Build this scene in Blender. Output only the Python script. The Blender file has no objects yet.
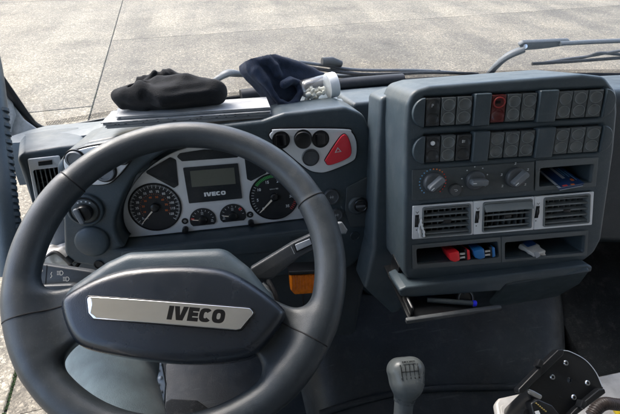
import bpy, bmesh, math, random
import numpy as np
from mathutils import Vector, Matrix

random.seed(7)
rng = np.random.default_rng(7)
SC = bpy.context.scene
COL = SC.collection
rad = math.radians

# ------------------------------------------------------------------ camera
F_PX = 450.0                       # focal length in photo pixels (620 wide)
CX, CY = 310.0, 207.0
CAM = np.array([0.0, 0.0, 2.30])   # eye height above the ground
YAW, PITCH = rad(10.0), rad(35.0)
cF = np.array([math.sin(YAW)*math.cos(PITCH), math.cos(YAW)*math.cos(PITCH), -math.sin(PITCH)])
cR = np.array([math.cos(YAW), -math.sin(YAW), 0.0])
cU = np.cross(cR, cF)
cam_d = bpy.data.cameras.new('camera')
cam = bpy.data.objects.new('camera', cam_d)
COL.objects.link(cam)
cam_d.sensor_width = 36.0
cam_d.lens = 36.0*F_PX/620.0
cam_d.clip_start = 0.02
cam_d.clip_end = 800.0
M = Matrix.Identity(4)
for i in range(3):
    M[i][0] = cR[i]; M[i][1] = cU[i]; M[i][2] = -cF[i]; M[i][3] = CAM[i]
cam.matrix_world = M
SC.camera = cam

# ------------------------------------------------------------------ light
SUN_EL, SUN_AZ = rad(48), rad(-35)      # high, ahead and to the left
w = bpy.data.worlds.new('World'); SC.world = w; w.use_nodes = True
nt = w.node_tree
for n_ in list(nt.nodes): nt.nodes.remove(n_)
sky = nt.nodes.new('ShaderNodeTexSky'); sky.sky_type = 'NISHITA'; sky.sun_disc = False
sky.sun_elevation = SUN_EL; sky.sun_rotation = SUN_AZ
sky.air_density = 1.0; sky.dust_density = 3.0; sky.ozone_density = 1.0
bg = nt.nodes.new('ShaderNodeBackground'); bg.inputs[1].default_value = 0.15
wo = nt.nodes.new('ShaderNodeOutputWorld')
nt.links.new(sky.outputs[0], bg.inputs[0]); nt.links.new(bg.outputs[0], wo.inputs[0])
sd = bpy.data.lights.new('sun', 'SUN'); sd.energy = 1.0; sd.angle = rad(25); sd.color = (1.0, .97, .92)
sun = bpy.data.objects.new('sun', sd); COL.objects.link(sun)
sdir = Vector((math.sin(SUN_AZ)*math.cos(SUN_EL), math.cos(SUN_AZ)*math.cos(SUN_EL), math.sin(SUN_EL)))
sun.rotation_euler = sdir.to_track_quat('Z', 'Y').to_euler()
sun.location = (0, 0, 8)
SC.view_settings.view_transform = 'Standard'
SC.view_settings.look = 'None'
SC.view_settings.exposure = 2.15
SC.view_settings.gamma = 1.0
SC.view_settings.use_curve_mapping = False
SC.render.engine = 'CYCLES'
SC.cycles.use_denoising = True
SC.cycles.max_bounces = 10
SC.cycles.transparent_max_bounces = 16
SC.cycles.diffuse_bounces = 6
SC.cycles.caustics_reflective = False
SC.cycles.caustics_refractive = False
SC.cycles.sample_clamp_indirect = 4.0

# ------------------------------------------------------------------ pixel geometry
def ray(u, v):
    return cF + (u-CX)/F_PX*cR + (CY-v)/F_PX*cU
def pt(u, v, d):
    return CAM + ray(u, v)*d
def onz(u, v, z):                       # hit on a horizontal plane z (relative to the eye)
    r = ray(u, v); return CAM + r*(z/r[2])
class Fr:
    """a working plane: origin, in-plane axes ex/ey, normal n towards the driver"""
    def __init__(s, o, tilt=0.0, yaw=0.0, roll=0.0):
        t, y = rad(tilt), rad(yaw)
        # yaw > 0 turns the face towards -x (towards the driver)
        s.o = np.array(o, float)
        n = np.array([-math.sin(y)*math.cos(t), -math.cos(y)*math.cos(t), math.sin(t)])
        ex = np.array([math.cos(y), -math.sin(y), 0.0])
        ey = np.cross(n, ex)
        c, q = math.cos(rad(roll)), math.sin(rad(roll))
        s.ex = c*ex + q*ey; s.ey = -q*ex + c*ey; s.n = n
    def hit(s, u, v, h=0.0):
        r = ray(u, v); o = s.o + s.n*h
        return CAM + r*(np.dot(o-CAM, s.n)/np.dot(r, s.n))
    def L(s, u, v, h=0.0):
        p = s.hit(u, v, h) - s.o
        return (float(np.dot(p, s.ex)), float(np.dot(p, s.ey)))
    def LL(s, pts, h=0.0):
        return [s.L(u, v, h) for u, v in pts]
    def W(s, x, y, h=0.0):
        return s.o + s.ex*x + s.ey*y + s.n*h
    def WA(s, P):
        P = np.asarray(P, float)
        return s.o + P[:, :1]*s.ex + P[:, 1:2]*s.ey + P[:, 2:3]*s.n
    def sub(s, x, y, h=0.0, rx=0.0, rz=0.0, ry=0.0):
        g = Fr.__new__(Fr); g.o = s.W(x, y, h)
        ex, ey, n = s.ex, s.ey, s.n
        c, q = math.cos(rad(rz)), math.sin(rad(rz)); ex, ey = c*ex+q*ey, -q*ex+c*ey
        c, q = math.cos(rad(rx)), math.sin(rad(rx)); ey, n = c*ey+q*n, -q*ey+c*n
        c, q = math.cos(rad(ry)), math.sin(rad(ry)); ex, n = c*ex-q*n, q*ex+c*n
        g.ex, g.ey, g.n = ex, ey, n
        return g
    def S(s, u, v):                     # metres per photo pixel around a point of this plane
        a = s.L(u-2, v); b = s.L(u+2, v); return math.hypot(a[0]-b[0], a[1]-b[1])/4

# ------------------------------------------------------------------ materials
MATS = {}
def mat(name, col, rough=.5, metal=0.0, grain=0.0, gscale=700, var=0.0, vscale=14, spec=.5, coat=0.0,
        dust=0.0, emit=None, sheen=0.0, rvar=0.0, scratch=0.0, gdist=.0006):
    m = bpy.data.materials.new(name); m.use_nodes = True; t = m.node_tree
    b = t.nodes['Principled BSDF']
    b.inputs['Base Color'].default_value = (*col, 1); b.inputs['Roughness'].default_value = rough
    b.inputs['Metallic'].default_value = metal; b.inputs['Specular IOR Level'].default_value = spec
    b.inputs['Coat Weight'].default_value = coat; b.inputs['Coat Roughness'].default_value = .12
    b.inputs['Sheen Weight'].default_value = sheen
    if emit:
        b.inputs['Emission Color'].default_value = (*emit[:3], 1); b.inputs['Emission Strength'].default_value = emit[3]
    geo = t.nodes.new('ShaderNodeNewGeometry')
    def noise(sc, det=3, ro=.55):
        n = t.nodes.new('ShaderNodeTexNoise'); n.inputs['Scale'].default_value = sc
        n.inputs['Detail'].default_value = det; n.inputs['Roughness'].default_value = ro
        t.links.new(geo.outputs['Position'], n.inputs['Vector']); return n
    def ramp(src, p0, p1, c0, c1):
        r = t.nodes.new('ShaderNodeValToRGB'); e = r.color_ramp.elements
        e[0].position = p0; e[1].position = p1; e[0].color = (*c0, 1); e[1].color = (*c1, 1)
        t.links.new(src, r.inputs[0]); return r
    last = None
    if var > 0:
        n = noise(vscale, 5, .6)
        r = ramp(n.outputs['Fac'], .3, .7, [c*(1-var) for c in col], [min(1, c*(1+var)) for c in col])
        last = r.outputs[0]
    if dust > 0:                         # pale settled specks and smears
        n = noise(38, 8, .7); n2 = noise(420, 2, .6)
        r = ramp(n.outputs['Fac'], .52, .78, (0, 0, 0), (dust,)*3)
        r2 = ramp(n2.outputs['Fac'], .60, .74, (0, 0, 0), (dust*.8,)*3)
        ad = t.nodes.new('ShaderNodeMix'); ad.data_type = 'RGBA'; ad.blend_type = 'ADD'; ad.inputs[0].default_value = 1
        t.links.new(r.outputs[0], ad.inputs[6]); t.links.new(r2.outputs[0], ad.inputs[7])
        mx = t.nodes.new('ShaderNodeMix'); mx.data_type = 'RGBA'
        t.links.new(ad.outputs[2], mx.inputs[0])
        if last is None: mx.inputs[6].default_value = (*col, 1)
        else: t.links.new(last, mx.inputs[6])
        mx.inputs[7].default_value = (.42, .41, .38, 1); last = mx.outputs[2]
    if scratch > 0:
        mp = t.nodes.new('ShaderNodeMapping'); mp.inputs['Scale'].default_value = (9, 160, 160)
        mp.inputs['Rotation'].default_value = (.2, .5, .6)
        t.links.new(geo.outputs['Position'], mp.inputs[0])
        n = t.nodes.new('ShaderNodeTexNoise'); n.inputs['Scale'].default_value = 1; n.inputs['Detail'].default_value = 2
        t.links.new(mp.outputs[0], n.inputs['Vector'])
        r = ramp(n.outputs['Fac'], .66, .72, (0, 0, 0), (scratch,)*3)
        mx = t.nodes.new('ShaderNodeMix'); mx.data_type = 'RGBA'; t.links.new(r.outputs[0], mx.inputs[0])
        if last is None: mx.inputs[6].default_value = (*col, 1)
        else: t.links.new(last, mx.inputs[6])
        mx.inputs[7].default_value = (.4, .42, .44, 1); last = mx.outputs[2]
    if last is not None: t.links.new(last, b.inputs['Base Color'])
    if rvar > 0:
        n = noise(26, 6, .65)
        r = ramp(n.outputs['Fac'], .3, .7, (max(.02, rough-rvar),)*3, (min(1, rough+rvar),)*3)
        t.links.new(r.outputs[0], b.inputs['Roughness'])
    if grain > 0:
        n = noise(gscale, 2, .5); bp = t.nodes.new('ShaderNodeBump')
        bp.inputs['Strength'].default_value = grain; bp.inputs['Distance'].default_value = gdist
        t.links.new(n.outputs['Fac'], bp.inputs['Height']); t.links.new(bp.outputs[0], b.inputs['Normal'])
    MATS[name] = m
    return m
def glass_mat(name, tint=(1, 1, 1), refl=.06, rough=.02, haze=0.0):
    """thin sheet: transparent body with fresnel gloss"""
    m = bpy.data.materials.new(name); m.use_nodes = True; t = m.node_tree
    for n in list(t.nodes): t.nodes.remove(n)
    tr = t.nodes.new('ShaderNodeBsdfTransparent'); tr.inputs[0].default_value = (*tint, 1)
    gl = t.nodes.new('ShaderNodeBsdfGlossy'); gl.inputs['Roughness'].default_value = rough
    df = t.nodes.new('ShaderNodeBsdfDiffuse'); df.inputs[0].default_value = (.75, .76, .76, 1)
    m0 = t.nodes.new('ShaderNodeMixShader'); m0.inputs[0].default_value = haze
    t.links.new(tr.outputs[0], m0.inputs[1]); t.links.new(df.outputs[0], m0.inputs[2])
    lw = t.nodes.new('ShaderNodeLayerWeight'); lw.inputs[0].default_value = .5
    pw = t.nodes.new('ShaderNodeMath'); pw.operation = 'POWER'; pw.inputs[1].default_value = 5
    t.links.new(lw.outputs['Facing'], pw.inputs[0])
    mu = t.nodes.new('ShaderNodeMath'); mu.operation = 'MULTIPLY_ADD'; mu.inputs[1].default_value = .9; mu.inputs[2].default_value = refl
    t.links.new(pw.outputs[0], mu.inputs[0]); mu.use_clamp = True
    mx = t.nodes.new('ShaderNodeMixShader'); o = t.nodes.new('ShaderNodeOutputMaterial')
    t.links.new(mu.outputs[0], mx.inputs[0]); t.links.new(m0.outputs[0], mx.inputs[1]); t.links.new(gl.outputs[0], mx.inputs[2])
    t.links.new(mx.outputs[0], o.inputs[0]); MATS[name] = m
    return m
mat('dash', (.040, .058, .071), .43, grain=.45, gscale=750, var=.10, dust=.07, rvar=.10, scratch=.03)
mat('dash_light', (.20, .225, .25), .55, grain=.4, gscale=800, var=.06, dust=.12)
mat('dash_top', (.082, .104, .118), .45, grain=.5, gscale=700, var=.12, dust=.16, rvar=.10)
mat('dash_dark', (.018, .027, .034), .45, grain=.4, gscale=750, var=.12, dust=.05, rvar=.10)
mat('console', (.040, .058, .071), .43, grain=.4, gscale=750, var=.09, dust=.06, rvar=.10, scratch=.03)
mat('panel_grey', (.046, .057, .062), .5, grain=.35, gscale=800, var=.08, dust=.07)
mat('pocket_frame', (.085, .097, .102), .55, grain=.3, gscale=900, var=.06, dust=.06)
mat('switch_rim', (.20, .22, .22), .4, dust=.08)
mat('pocket', (.030, .036, .042), .6, grain=.3, var=.1, dust=.14)
mat('rubber_black', (.008, .009, .011), .55, var=.2, dust=.04)
mat('black', (.0075, .0085, .0100), .32, var=.15, dust=.012)
mat('black_gloss', (.006, .006, .007), .15)
mat('leather', (.028, .034, .042), .50, grain=.55, gscale=1100, var=.10, vscale=30, dust=.05, rvar=.08)
mat('leather_smooth', (.026, .033, .039), .42, grain=.40, gscale=1000, var=.16, vscale=22, dust=.05, rvar=.13)
mat('seam', (.004, .004, .005), .8)
mat('pad', (.0065, .0110, .0180), .24, grain=.5, gscale=1200, var=.12, rvar=.08, coat=.35)
mat('chrome', (.86, .87, .88), .06, metal=1.0, rvar=.03)
mat('silver', (.74, .765, .79), .36, metal=.30, var=.05, dust=.05, rvar=.08)
mat('silver_plain', (.50, .53, .56), .45, metal=.35, var=.04, dust=.06)
mat('dial', (.012, .014, .017), .55)
mat('dial_white', (.85, .87, .88), .6)
mat('needle', (.90, .80, .66), .5)
mat('orange_print', (.80, .20, .05), .6)
mat('green_print', (.09, .50, .13), .6)
mat('red_print', (.75, .07, .06), .6)
mat('blue_print', (.16, .38, .62), .6)
mat('white_print', (.62, .65, .67), .6)
mat('screen', (.13, .135, .11), .25, var=.05)
mat('lens_dark', (.020, .024, .028), .22, dust=.06)
mat('switch', (.082, .093, .096), .42, grain=.2, var=.08, dust=.12)
mat('switch_pad', (.118, .132, .135), .38, var=.10, dust=.12)
mat('switch_black', (.022, .025, .028), .4, dust=.10)
mat('switch_red', (.10, .012, .011), .3, dust=.06)
mat('switch_red_ring', (.30, .028, .024), .4)
mat('knob', (.060, .066, .072), .42, grain=.2, var=.06, dust=.10)
mat('knob_light', (.15, .165, .18), .45, grain=.2, var=.06, dust=.10)
mat('vent', (.150, .168, .172), .42, grain=.15, var=.10, dust=.14)
mat('vent_light', (.20, .22, .225), .42, grain=.15, var=.08, dust=.14)
mat('hazard_red', (.76, .028, .050), .33, var=.05, dust=.04)
mat('mat_black', (.0090, .0140, .0190), .48, grain=.8, gscale=470, var=.4, vscale=9, dust=.05, rvar=.14, spec=.38, scratch=.05)
mat('carpet', (.012, .014, .016), .85, grain=1.0, gscale=420, var=.45, vscale=14, dust=.09, spec=.2)
mat('knob_shift', (.125, .142, .146), .34, grain=.15, var=.10, dust=.05, rvar=.12)
mat('shaft', (.10, .115, .12), .5, grain=.2, var=.05)
mat('fabric_grey', (.46, .455, .44), .9, grain=1.0, gscale=420, var=.22, vscale=70)
mat('trouser', (.094, .128, .142), .92, grain=1.0, gscale=520, var=.18, vscale=35, sheen=.15)
mat('hat_black', (.0042, .0050, .0066), .95, grain=1.0, gscale=850, var=.35, vscale=90, sheen=.03, gdist=.0016)
mat('hat_navy', (.0090, .0185, .0430), .95, grain=1.0, gscale=850, var=.30, vscale=90, sheen=.06, gdist=.0014)
mat('paper', (.34, .35, .36), .75, var=.28, vscale=24)
mat('paper_grey', (.20, .215, .23), .8, var=.1, vscale=50)
mat('white_plastic', (.78, .79, .79), .4, var=.03)
mat('gum', (.78, .76, .68), .55, var=.05)
mat('red_plastic', (.82, .020, .030), .30, dust=.03)
mat('blue_plastic', (.015, .155, .42), .32, dust=.03)
mat('steel', (.62, .63, .64), .28, metal=1.0, var=.06)
mat('gold', (.75, .55, .20), .35, metal=1.0)
mat('card_blue', (.018, .055, .17), .35, var=.25, vscale=70)
mat('card_light', (.55, .60, .66), .45)
mat('amber', (.95, .22, .010), .12, var=.25, vscale=120)
mat('pen_blue', (.02, .03, .75), .3)
mat('pedal', (.40, .43, .45), .5, var=.08, dust=.06)
mat('wiper', (.035, .040, .046), .5, var=.1, dust=.12)
mat('wiper_grey', (.060, .070, .078), .5, var=.1, dust=.12)
mat('tray', (.58, .56, .53), .42, metal=.15, var=.22, vscale=28, scratch=.35, dust=.1)
mat('hose', (.045, .035, .033), .45, var=.25, vscale=60, dust=.1)
mat('yellow', (.75, .55, .03), .5)
mat('liner', (.82, .835, .85), .9, var=.04)
mat('liner_dark', (.42, .43, .44), .9, var=.06)
mat('seat_cloth', (.03, .033, .038), .9, var=.2)
mat('rag', (.60, .58, .54), .8, var=.15, vscale=60)
mat('loom', (.012, .012, .013), .5)
glass_mat('windscreen_glass', (.985, .99, .988), .07, .01, haze=.016)
glass_mat('jar_plastic', (.96, .97, .97), .05, .08, haze=.06)
glass_mat('gauge_lens', (.97, .97, .97), .02, .05, haze=.004)

def ground_mat(name, base, seed=0.0, dark=1.0):
    """exposed-aggregate concrete: pale stones in a grey-brown paste"""
    m = bpy.data.materials.new(name); m.use_nodes = True; t = m.node_tree
    b = t.nodes['Principled BSDF']; b.inputs['Roughness'].default_value = .85
    geo = t.nodes.new('ShaderNodeNewGeometry')
    mp = t.nodes.new('ShaderNodeMapping'); mp.inputs['Location'].default_value = (seed, seed*.7, 0)
    t.links.new(geo.outputs['Position'], mp.inputs[0])
    def ramp(src, st):
        r = t.nodes.new('ShaderNodeValToRGB'); e = r.color_ramp.elements
        while len(e) < len(st): e.new(.5)
        for i, (p, c) in enumerate(st): e[i].position = p; e[i].color = (*c, 1)
        t.links.new(src, r.inputs[0]); return r
    wn = t.nodes.new('ShaderNodeTexNoise'); wn.inputs['Scale'].default_value = 60; wn.inputs['Detail'].default_value = 2
    t.links.new(mp.outputs[0], wn.inputs['Vector'])
    wm = t.nodes.new('ShaderNodeVectorMath'); wm.operation = 'MULTIPLY_ADD'; wm.inputs[1].default_value = (.022, .022, .022)
    t.links.new(wn.outputs['Color'], wm.inputs[0]); t.links.new(mp.outputs[0], wm.inputs[2])
    def tex(kind, sc, **k):
        n = t.nodes.new(kind); n.inputs['Scale'].default_value = sc
        for a, v in k.items(): n.inputs[a].default_value = v
        t.links.new((wm if 'Voronoi' in kind else mp).outputs[0], n.inputs['Vector']); return n
    vo = tex('ShaderNodeTexVoronoi', 52.0, Randomness=1.0)          # one cell per stone, ~4 cm
    bw = t.nodes.new('ShaderNodeSeparateColor'); t.links.new(vo.outputs['Color'], bw.inputs[0])
    c = [x*dark for x in base]
    r1 = ramp(bw.outputs[0], [(0, [x*.66 for x in c]), (.45, [x*.92 for x in c]), (.80, [x*1.10 for x in c]), (.92, [min(1, x*1.5) for x in c]), (1, [min(1, x*1.95) for x in c])])
    big = tex('ShaderNodeTexNoise', .9, Detail=7.0, Roughness=.62)
    r2 = ramp(big.outputs['Fac'], [(.30, (.70, .69, .68)), (.5, (1, 1, 1)), (.70, (1.22, 1.21, 1.18))])
    fine = tex('ShaderNodeTexVoronoi', 120.0, Randomness=1.0)
    fs = t.nodes.new('ShaderNodeSeparateColor'); t.links.new(fine.outputs['Color'], fs.inputs[0])
    r3 = ramp(fs.outputs[1], [(0, (.62, .62, .62)), (.5, (.95, .95, .95)), (.85, (1.2, 1.2, 1.2)), (1, (1.7, 1.7, 1.7))])
    mp2 = t.nodes.new('ShaderNodeMapping'); mp2.inputs['Scale'].default_value = (1.6, .18, 1); mp2.inputs['Rotation'].default_value = (0, 0, rad(-20))
    t.links.new(geo.outputs['Position'], mp2.inputs[0])
    st = t.nodes.new('ShaderNodeTexNoise'); st.inputs['Scale'].default_value = 1.0; st.inputs['Detail'].default_value = 6
    t.links.new(mp2.outputs[0], st.inputs['Vector'])
    r4 = ramp(st.outputs['Fac'], [(.36, (.80, .80, .80)), (.62, (1.12, 1.12, 1.10))])
    pa = tex('ShaderNodeTexNoise', .33, Detail=5.0, Roughness=.7)
    r5 = ramp(pa.outputs['Fac'], [(.36, (.74, .73, .71)), (.50, (1, 1, 1)), (.64, (1.15, 1.14, 1.12))])
    so = tex('ShaderNodeTexNoise', 2.3, Detail=4.0, Roughness=.6)
    r6 = ramp(so.outputs['Fac'], [(.28, (.72, .71, .70)), (.36, (1, 1, 1)), (1, (1, 1, 1))])
    def mul(a, bb):
        x = t.nodes.new('ShaderNodeMix'); x.data_type = 'RGBA'; x.blend_type = 'MULTIPLY'; x.inputs[0].default_value = 1
        t.links.new(a, x.inputs[6]); t.links.new(bb, x.inputs[7]); return x.outputs[2]
    o = mul(mul(mul(mul(mul(r1.outputs[0], r2.outputs[0]), r3.outputs[0]), r4.outputs[0]), r5.outputs[0]), r6.outputs[0])
    t.links.new(o, b.inputs['Base Color'])
    bp = t.nodes.new('ShaderNodeBump'); bp.inputs['Strength'].default_value = .5; bp.inputs['Distance'].default_value = .004
    t.links.new(bw.outputs[0], bp.inputs['Height']); t.links.new(bp.outputs[0], b.inputs['Normal'])
    MATS[name] = m
    return m
ground_mat('concrete', (.192, .167, .122))
ground_mat('concrete_b', (.200, .172, .126), 5.3, .74)
ground_mat('concrete_c', (.196, .170, .124), 11.1, .96)
mat('joint', (.07, .065, .055), .95, var=.3, vscale=9)
mat('moss', (.055, .075, .02), .9, var=.3, vscale=40)

# frit print: black ceramic dots on the glass, fading upwards (flat print)
def frit_mat():
    m = bpy.data.materials.new('frit'); m.use_nodes = True; t = m.node_tree
    b = t.nodes['Principled BSDF']; b.inputs['Base Color'].default_value = (.01, .01, .012, 1); b.inputs['Roughness'].default_value = .4
    uv = t.nodes.new('ShaderNodeUVMap')
    vo = t.nodes.new('ShaderNodeTexVoronoi'); vo.inputs['Scale'].default_value = 1; vo.inputs['Randomness'].default_value = 0
    vo.voronoi_dimensions = '2D'
    t.links.new(uv.outputs[0], vo.inputs['Vector'])
    lt = t.nodes.new('ShaderNodeMath'); lt.operation = 'LESS_THAN'; lt.inputs[1].default_value = .36
    t.links.new(vo.outputs['Distance'], lt.inputs[0]); t.links.new(lt.outputs[0], b.inputs['Alpha'])
    MATS['frit'] = m
frit_mat()

# ------------------------------------------------------------------ object helpers
LOC = {}
def thing(name, label, cat, loc, group=None):
    o = bpy.data.objects.new(name, None); COL.objects.link(o)
    o.empty_display_size = .03
    o.location = Vector([float(x) for x in loc]); LOC[o] = np.array(loc, float)
    o['label'] = label; o['category'] = cat
    if group: o['group'] = group
    return o
def link(name, me, mt, parent=None, label=None, cat=None, kind=None, group=None, smooth=40):
    """world-space mesh -> object centred on itself, parented"""
    n = len(me.vertices); co = np.empty(n*3); me.vertices.foreach_get('co', co); co = co.reshape(-1, 3)
    c = (co.min(0)+co.max(0))/2
    me.vertices.foreach_set('co', (co-c).ravel()); me.update()
    if smooth:
        me.polygons.foreach_set('use_smooth', [True]*len(me.polygons))
        if smooth < 179: me.set_sharp_from_angle(angle=rad(smooth))
    if mt: me.materials.clear(); me.materials.append(MATS[mt])
    o = bpy.data.objects.new(name, me); COL.objects.link(o)
    LOC[o] = c
    if parent is not None:
        o.parent = parent; o.location = Vector(c-LOC[parent])
    else: o.location = Vector(c)
    if label: o['label'] = label
    if cat: o['category'] = cat
    if kind: o['kind'] = kind
    if group: o['group'] = group
    return o
def pyd(V, Fc):
    me = bpy.data.meshes.new('m'); me.from_pydata([tuple(map(float, v)) for v in V], [], [tuple(map(int, f)) for f in Fc]); me.update(); return me
def fillet(P, r, seg=5):
    """round the corners of a closed polygon; r a number or one per corner"""
    out = []; n = len(P)
    for i in range(n):
        a, b, c = (np.array(P[i-1], float), np.array(P[i], float), np.array(P[(i+1) % n], float))
        ri = r[i] if isinstance(r, (list, tuple)) else r
        d1, d2 = a-b, c-b; l1, l2 = np.linalg.norm(d1), np.linalg.norm(d2)
        d1, d2 = d1/l1, d2/l2
        ang = math.acos(max(-1, min(1, float(d1@d2))))
        if ri <= 0 or ang > 3.05: out.append(tuple(b)); continue
        tl = min(ri/math.tan(ang/2), l1*.49, l2*.49); re = tl*math.tan(ang/2)
        bis = (d1+d2)/np.linalg.norm(d1+d2); ce = b+bis*re/math.sin(ang/2)
        p1, p2 = b+d1*tl-ce, b+d2*tl-ce
        a1 = math.atan2(p1[1], p1[0]); a2 = math.atan2(p2[1], p2[0])
        da = (a2-a1+math.pi) % (2*math.pi)-math.pi
        for k in range(seg+1):
            q = a1+da*k/seg; out.append((ce[0]+re*math.cos(q), ce[1]+re*math.sin(q)))
    return out
def spl(P, n=5):
    """closed smooth outline through the points"""
    m = len(P); out = []
    Q = [np.array(p, float) for p in P]
    for i in range(m):
        p0, p1, p2, p3 = Q[i-1], Q[i], Q[(i+1) % m], Q[(i+2) % m]
        for k in range(n):
            t = k/n; v = .5*((2*p1)+(-p0+p2)*t+(2*p0-5*p1+4*p2-p3)*t*t+(-p0+3*p1-3*p2+p3)*t**3); out.append((float(v[0]), float(v[1])))
    return out
def chaikin(P, n=2):
    for _ in range(n):
        Q = []
        for i in range(len(P)):
            p, q = np.array(P[i]), np.array(P[(i+1) % len(P)]); Q += [tuple(p*.75+q*.25), tuple(p*.25+q*.75)]
        P = Q
    return P
def grow(P, g):
    """offset a polygon outwards by g metres (approximate)"""
    Q = [np.array(p, float) for p in P]; m = len(Q); ar = sum(Q[i-1][0]*Q[i][1]-Q[i][0]*Q[i-1][1] for i in range(m)); sg = 1 if ar > 0 else -1; out = []
    for i in range(m):
        t = Q[(i+1) % m]-Q[i-1]; t = t/(np.linalg.norm(t)+1e-9); out.append((Q[i][0]+sg*t[1]*g, Q[i][1]-sg*t[0]*g))
    return out
def ell(cx, cy, rx, ry=None, n=28, a0=0):
    ry = ry or rx
    return [(cx+rx*math.cos(2*math.pi*k/n+a0), cy+ry*math.sin(2*math.pi*k/n+a0)) for k in range(n)]
def rect(x0, y0, x1, y1): return [(x0, y0), (x1, y0), (x1, y1), (x0, y1)]
def plate_mesh(fr, outer, h0, h1, bevel=0.0, holes=(), res=3):
    cu = bpy.data.curves.new('c', 'CURVE'); cu.dimensions = '2D'; cu.fill_mode = 'BOTH'
    for P in [outer]+list(holes):
        sp = cu.splines.new('POLY'); sp.points.add(len(P)-1); sp.use_cyclic_u = True
        for i, p in enumerate(P): sp.points[i].co = (p[0], p[1], 0, 1)
    cu.extrude = max(1e-6, (h1-h0)/2-bevel); cu.bevel_depth = bevel; cu.offset = -bevel; cu.bevel_resolution = res
    ob = bpy.data.objects.new('c', cu)
    me = bpy.data.meshes.new_from_object(ob)
    bpy.data.objects.remove(ob); bpy.data.curves.remove(cu)
    n = len(me.vertices); co = np.empty(n*3); me.vertices.foreach_get('co', co); co = co.reshape(-1, 3)
    co[:, 2] += (h0+h1)/2
    me.vertices.foreach_set('co', fr.WA(co).ravel()); me.update()
    bm = bmesh.new(); bm.from_mesh(me); bmesh.ops.remove_doubles(bm, verts=bm.verts, dist=1e-6); bm.to_mesh(me); bm.free()
    return me
def plate(name, fr, outer, h0, h1, mt, parent=None, bevel=.0, holes=(), res=3, **k):
    return link(name, plate_mesh(fr, outer, h0, h1, bevel, holes, res), mt, parent, **k)
def lathe_mesh(fr, cx, cy, prof, n=32, sx=1.0, sy=1.0):
    V = []; Fc = []
    for (r, h) in prof:
        for k in range(n):
            a = 2*math.pi*k/n; V.append((cx+r*math.cos(a)*sx, cy+r*math.sin(a)*sy, h))
    for i in range(len(prof)-1):
        for k in range(n):
            Fc.append((i*n+k, i*n+(k+1) % n, (i+1)*n+(k+1) % n, (i+1)*n+k))
    m = len(prof)-1
    Fc.append([m*n+k for k in range(n)]); Fc.append([n-1-k for k in range(n)])
    return pyd(fr.WA(V), Fc)
def lathe(name, fr, cx, cy, prof, mt, parent=None, n=32, sx=1., sy=1., **k):
    return link(name, lathe_mesh(fr, cx, cy, prof, n, sx, sy), mt, parent, **k)
def smooth_path(P, n=8):
    P = [np.array(p, float) for p in P]; out = []
    for i in range(len(P)-1):
        p0 = P[max(0, i-1)]; p1 = P[i]; p2 = P[i+1]; p3 = P[min(len(P)-1, i+2)]
        for k in range(n):
            t = k/n
            out.append(.5*((2*p1)+(-p0+p2)*t+(2*p0-5*p1+4*p2-p3)*t*t+(-p0+3*p1-3*p2+p3)*t**3))
    out.append(P[-1]); return out
def tube_mesh(P, r, n=12, up=None, flat=1.0, cap=True, square=False):
    """sweep along world points; r number or list; flat scales the section along the second axis"""
    P = [np.array(p, float) for p in P]; m = len(P); V = []; Fc = []
    up = np.array(up if up is not None else (0, 0, 1.0), float)
    for i in range(m):
        t = P[min(m-1, i+1)]-P[max(0, i-1)]; t /= np.linalg.norm(t)+1e-12
        a = np.cross(up, t)
        if np.linalg.norm(a) < 1e-4: a = np.cross((1, 0, 0), t)
        a /= np.linalg.norm(a); b = np.cross(t, a)
        ri = r[i] if hasattr(r, '__len__') else r
        for k in range(n):
            q = 2*math.pi*k/n+(math.pi/n if square else 0); cx_, cy_ = math.cos(q), math.sin(q)
            if square:
                s = max(abs(cx_), abs(cy_)); f_ = .35+.65/s if n > 4 else 1
                cx_, cy_ = cx_*f_, cy_*f_
            V.append(P[i]+a*cx_*ri+b*cy_*ri*flat)
    for i in range(m-1):
        for k in range(n):
            Fc.append((i*n+k, i*n+(k+1) % n, (i+1)*n+(k+1) % n, (i+1)*n+k))
    if cap: Fc.append([k for k in range(n)][::-1]); Fc.append([(m-1)*n+k for k in range(n)])
    return pyd(V, Fc)
def tube(name, P, r, mt, parent=None, n=12, up=None, flat=1.0, square=False, **k):
    return link(name, tube_mesh(P, r, n, up, flat, True, square), mt, parent, **k)
def prism_mesh(P, Q):
    """two matching rings of world points -> closed solid"""
    n = len(P); V = list(P)+list(Q)
    Fc = [(i, (i+1) % n, n+(i+1) % n, n+i) for i in range(n)]
    Fc.append(list(range(n))[::-1]); Fc.append([n+i for i in range(n)])
    me = pyd(V, Fc); bm = bmesh.new(); bm.from_mesh(me); bmesh.ops.recalc_face_normals(bm, faces=bm.faces); bm.to_mesh(me); bm.free()
    return me
def bevel_mesh(me, w_, seg=3, ang=30):
    bm = bmesh.new(); bm.from_mesh(me); bmesh.ops.remove_doubles(bm, verts=bm.verts, dist=1e-6)
    ed = [e for e in bm.edges if len(e.link_faces) == 2 and e.calc_face_angle() > rad(ang)]
    bmesh.ops.bevel(bm, geom=ed, offset=w_, segments=seg, affect='EDGES', profile=.5, clamp_overlap=True)
    bmesh.ops.recalc_face_normals(bm, faces=bm.faces)
    bm.to_mesh(me); bm.free(); return me
def box_mesh(fr, x0, x1, y0, y1, h0, h1, bevel=0.0, seg=2):
    a = [fr.W(x, y, h0) for x, y in rect(x0, y0, x1, y1)]; b = [fr.W(x, y, h1) for x, y in rect(x0, y0, x1, y1)]
    me = prism_mesh(a, b)
    return bevel_mesh(me, bevel, seg) if bevel > 0 else me
def box(name, fr, x0, x1, y0, y1, h0, h1, mt, parent=None, bevel=0.0, seg=2, **k):
    return link(name, box_mesh(fr, x0, x1, y0, y1, h0, h1, bevel, seg), mt, parent, **k)
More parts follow.
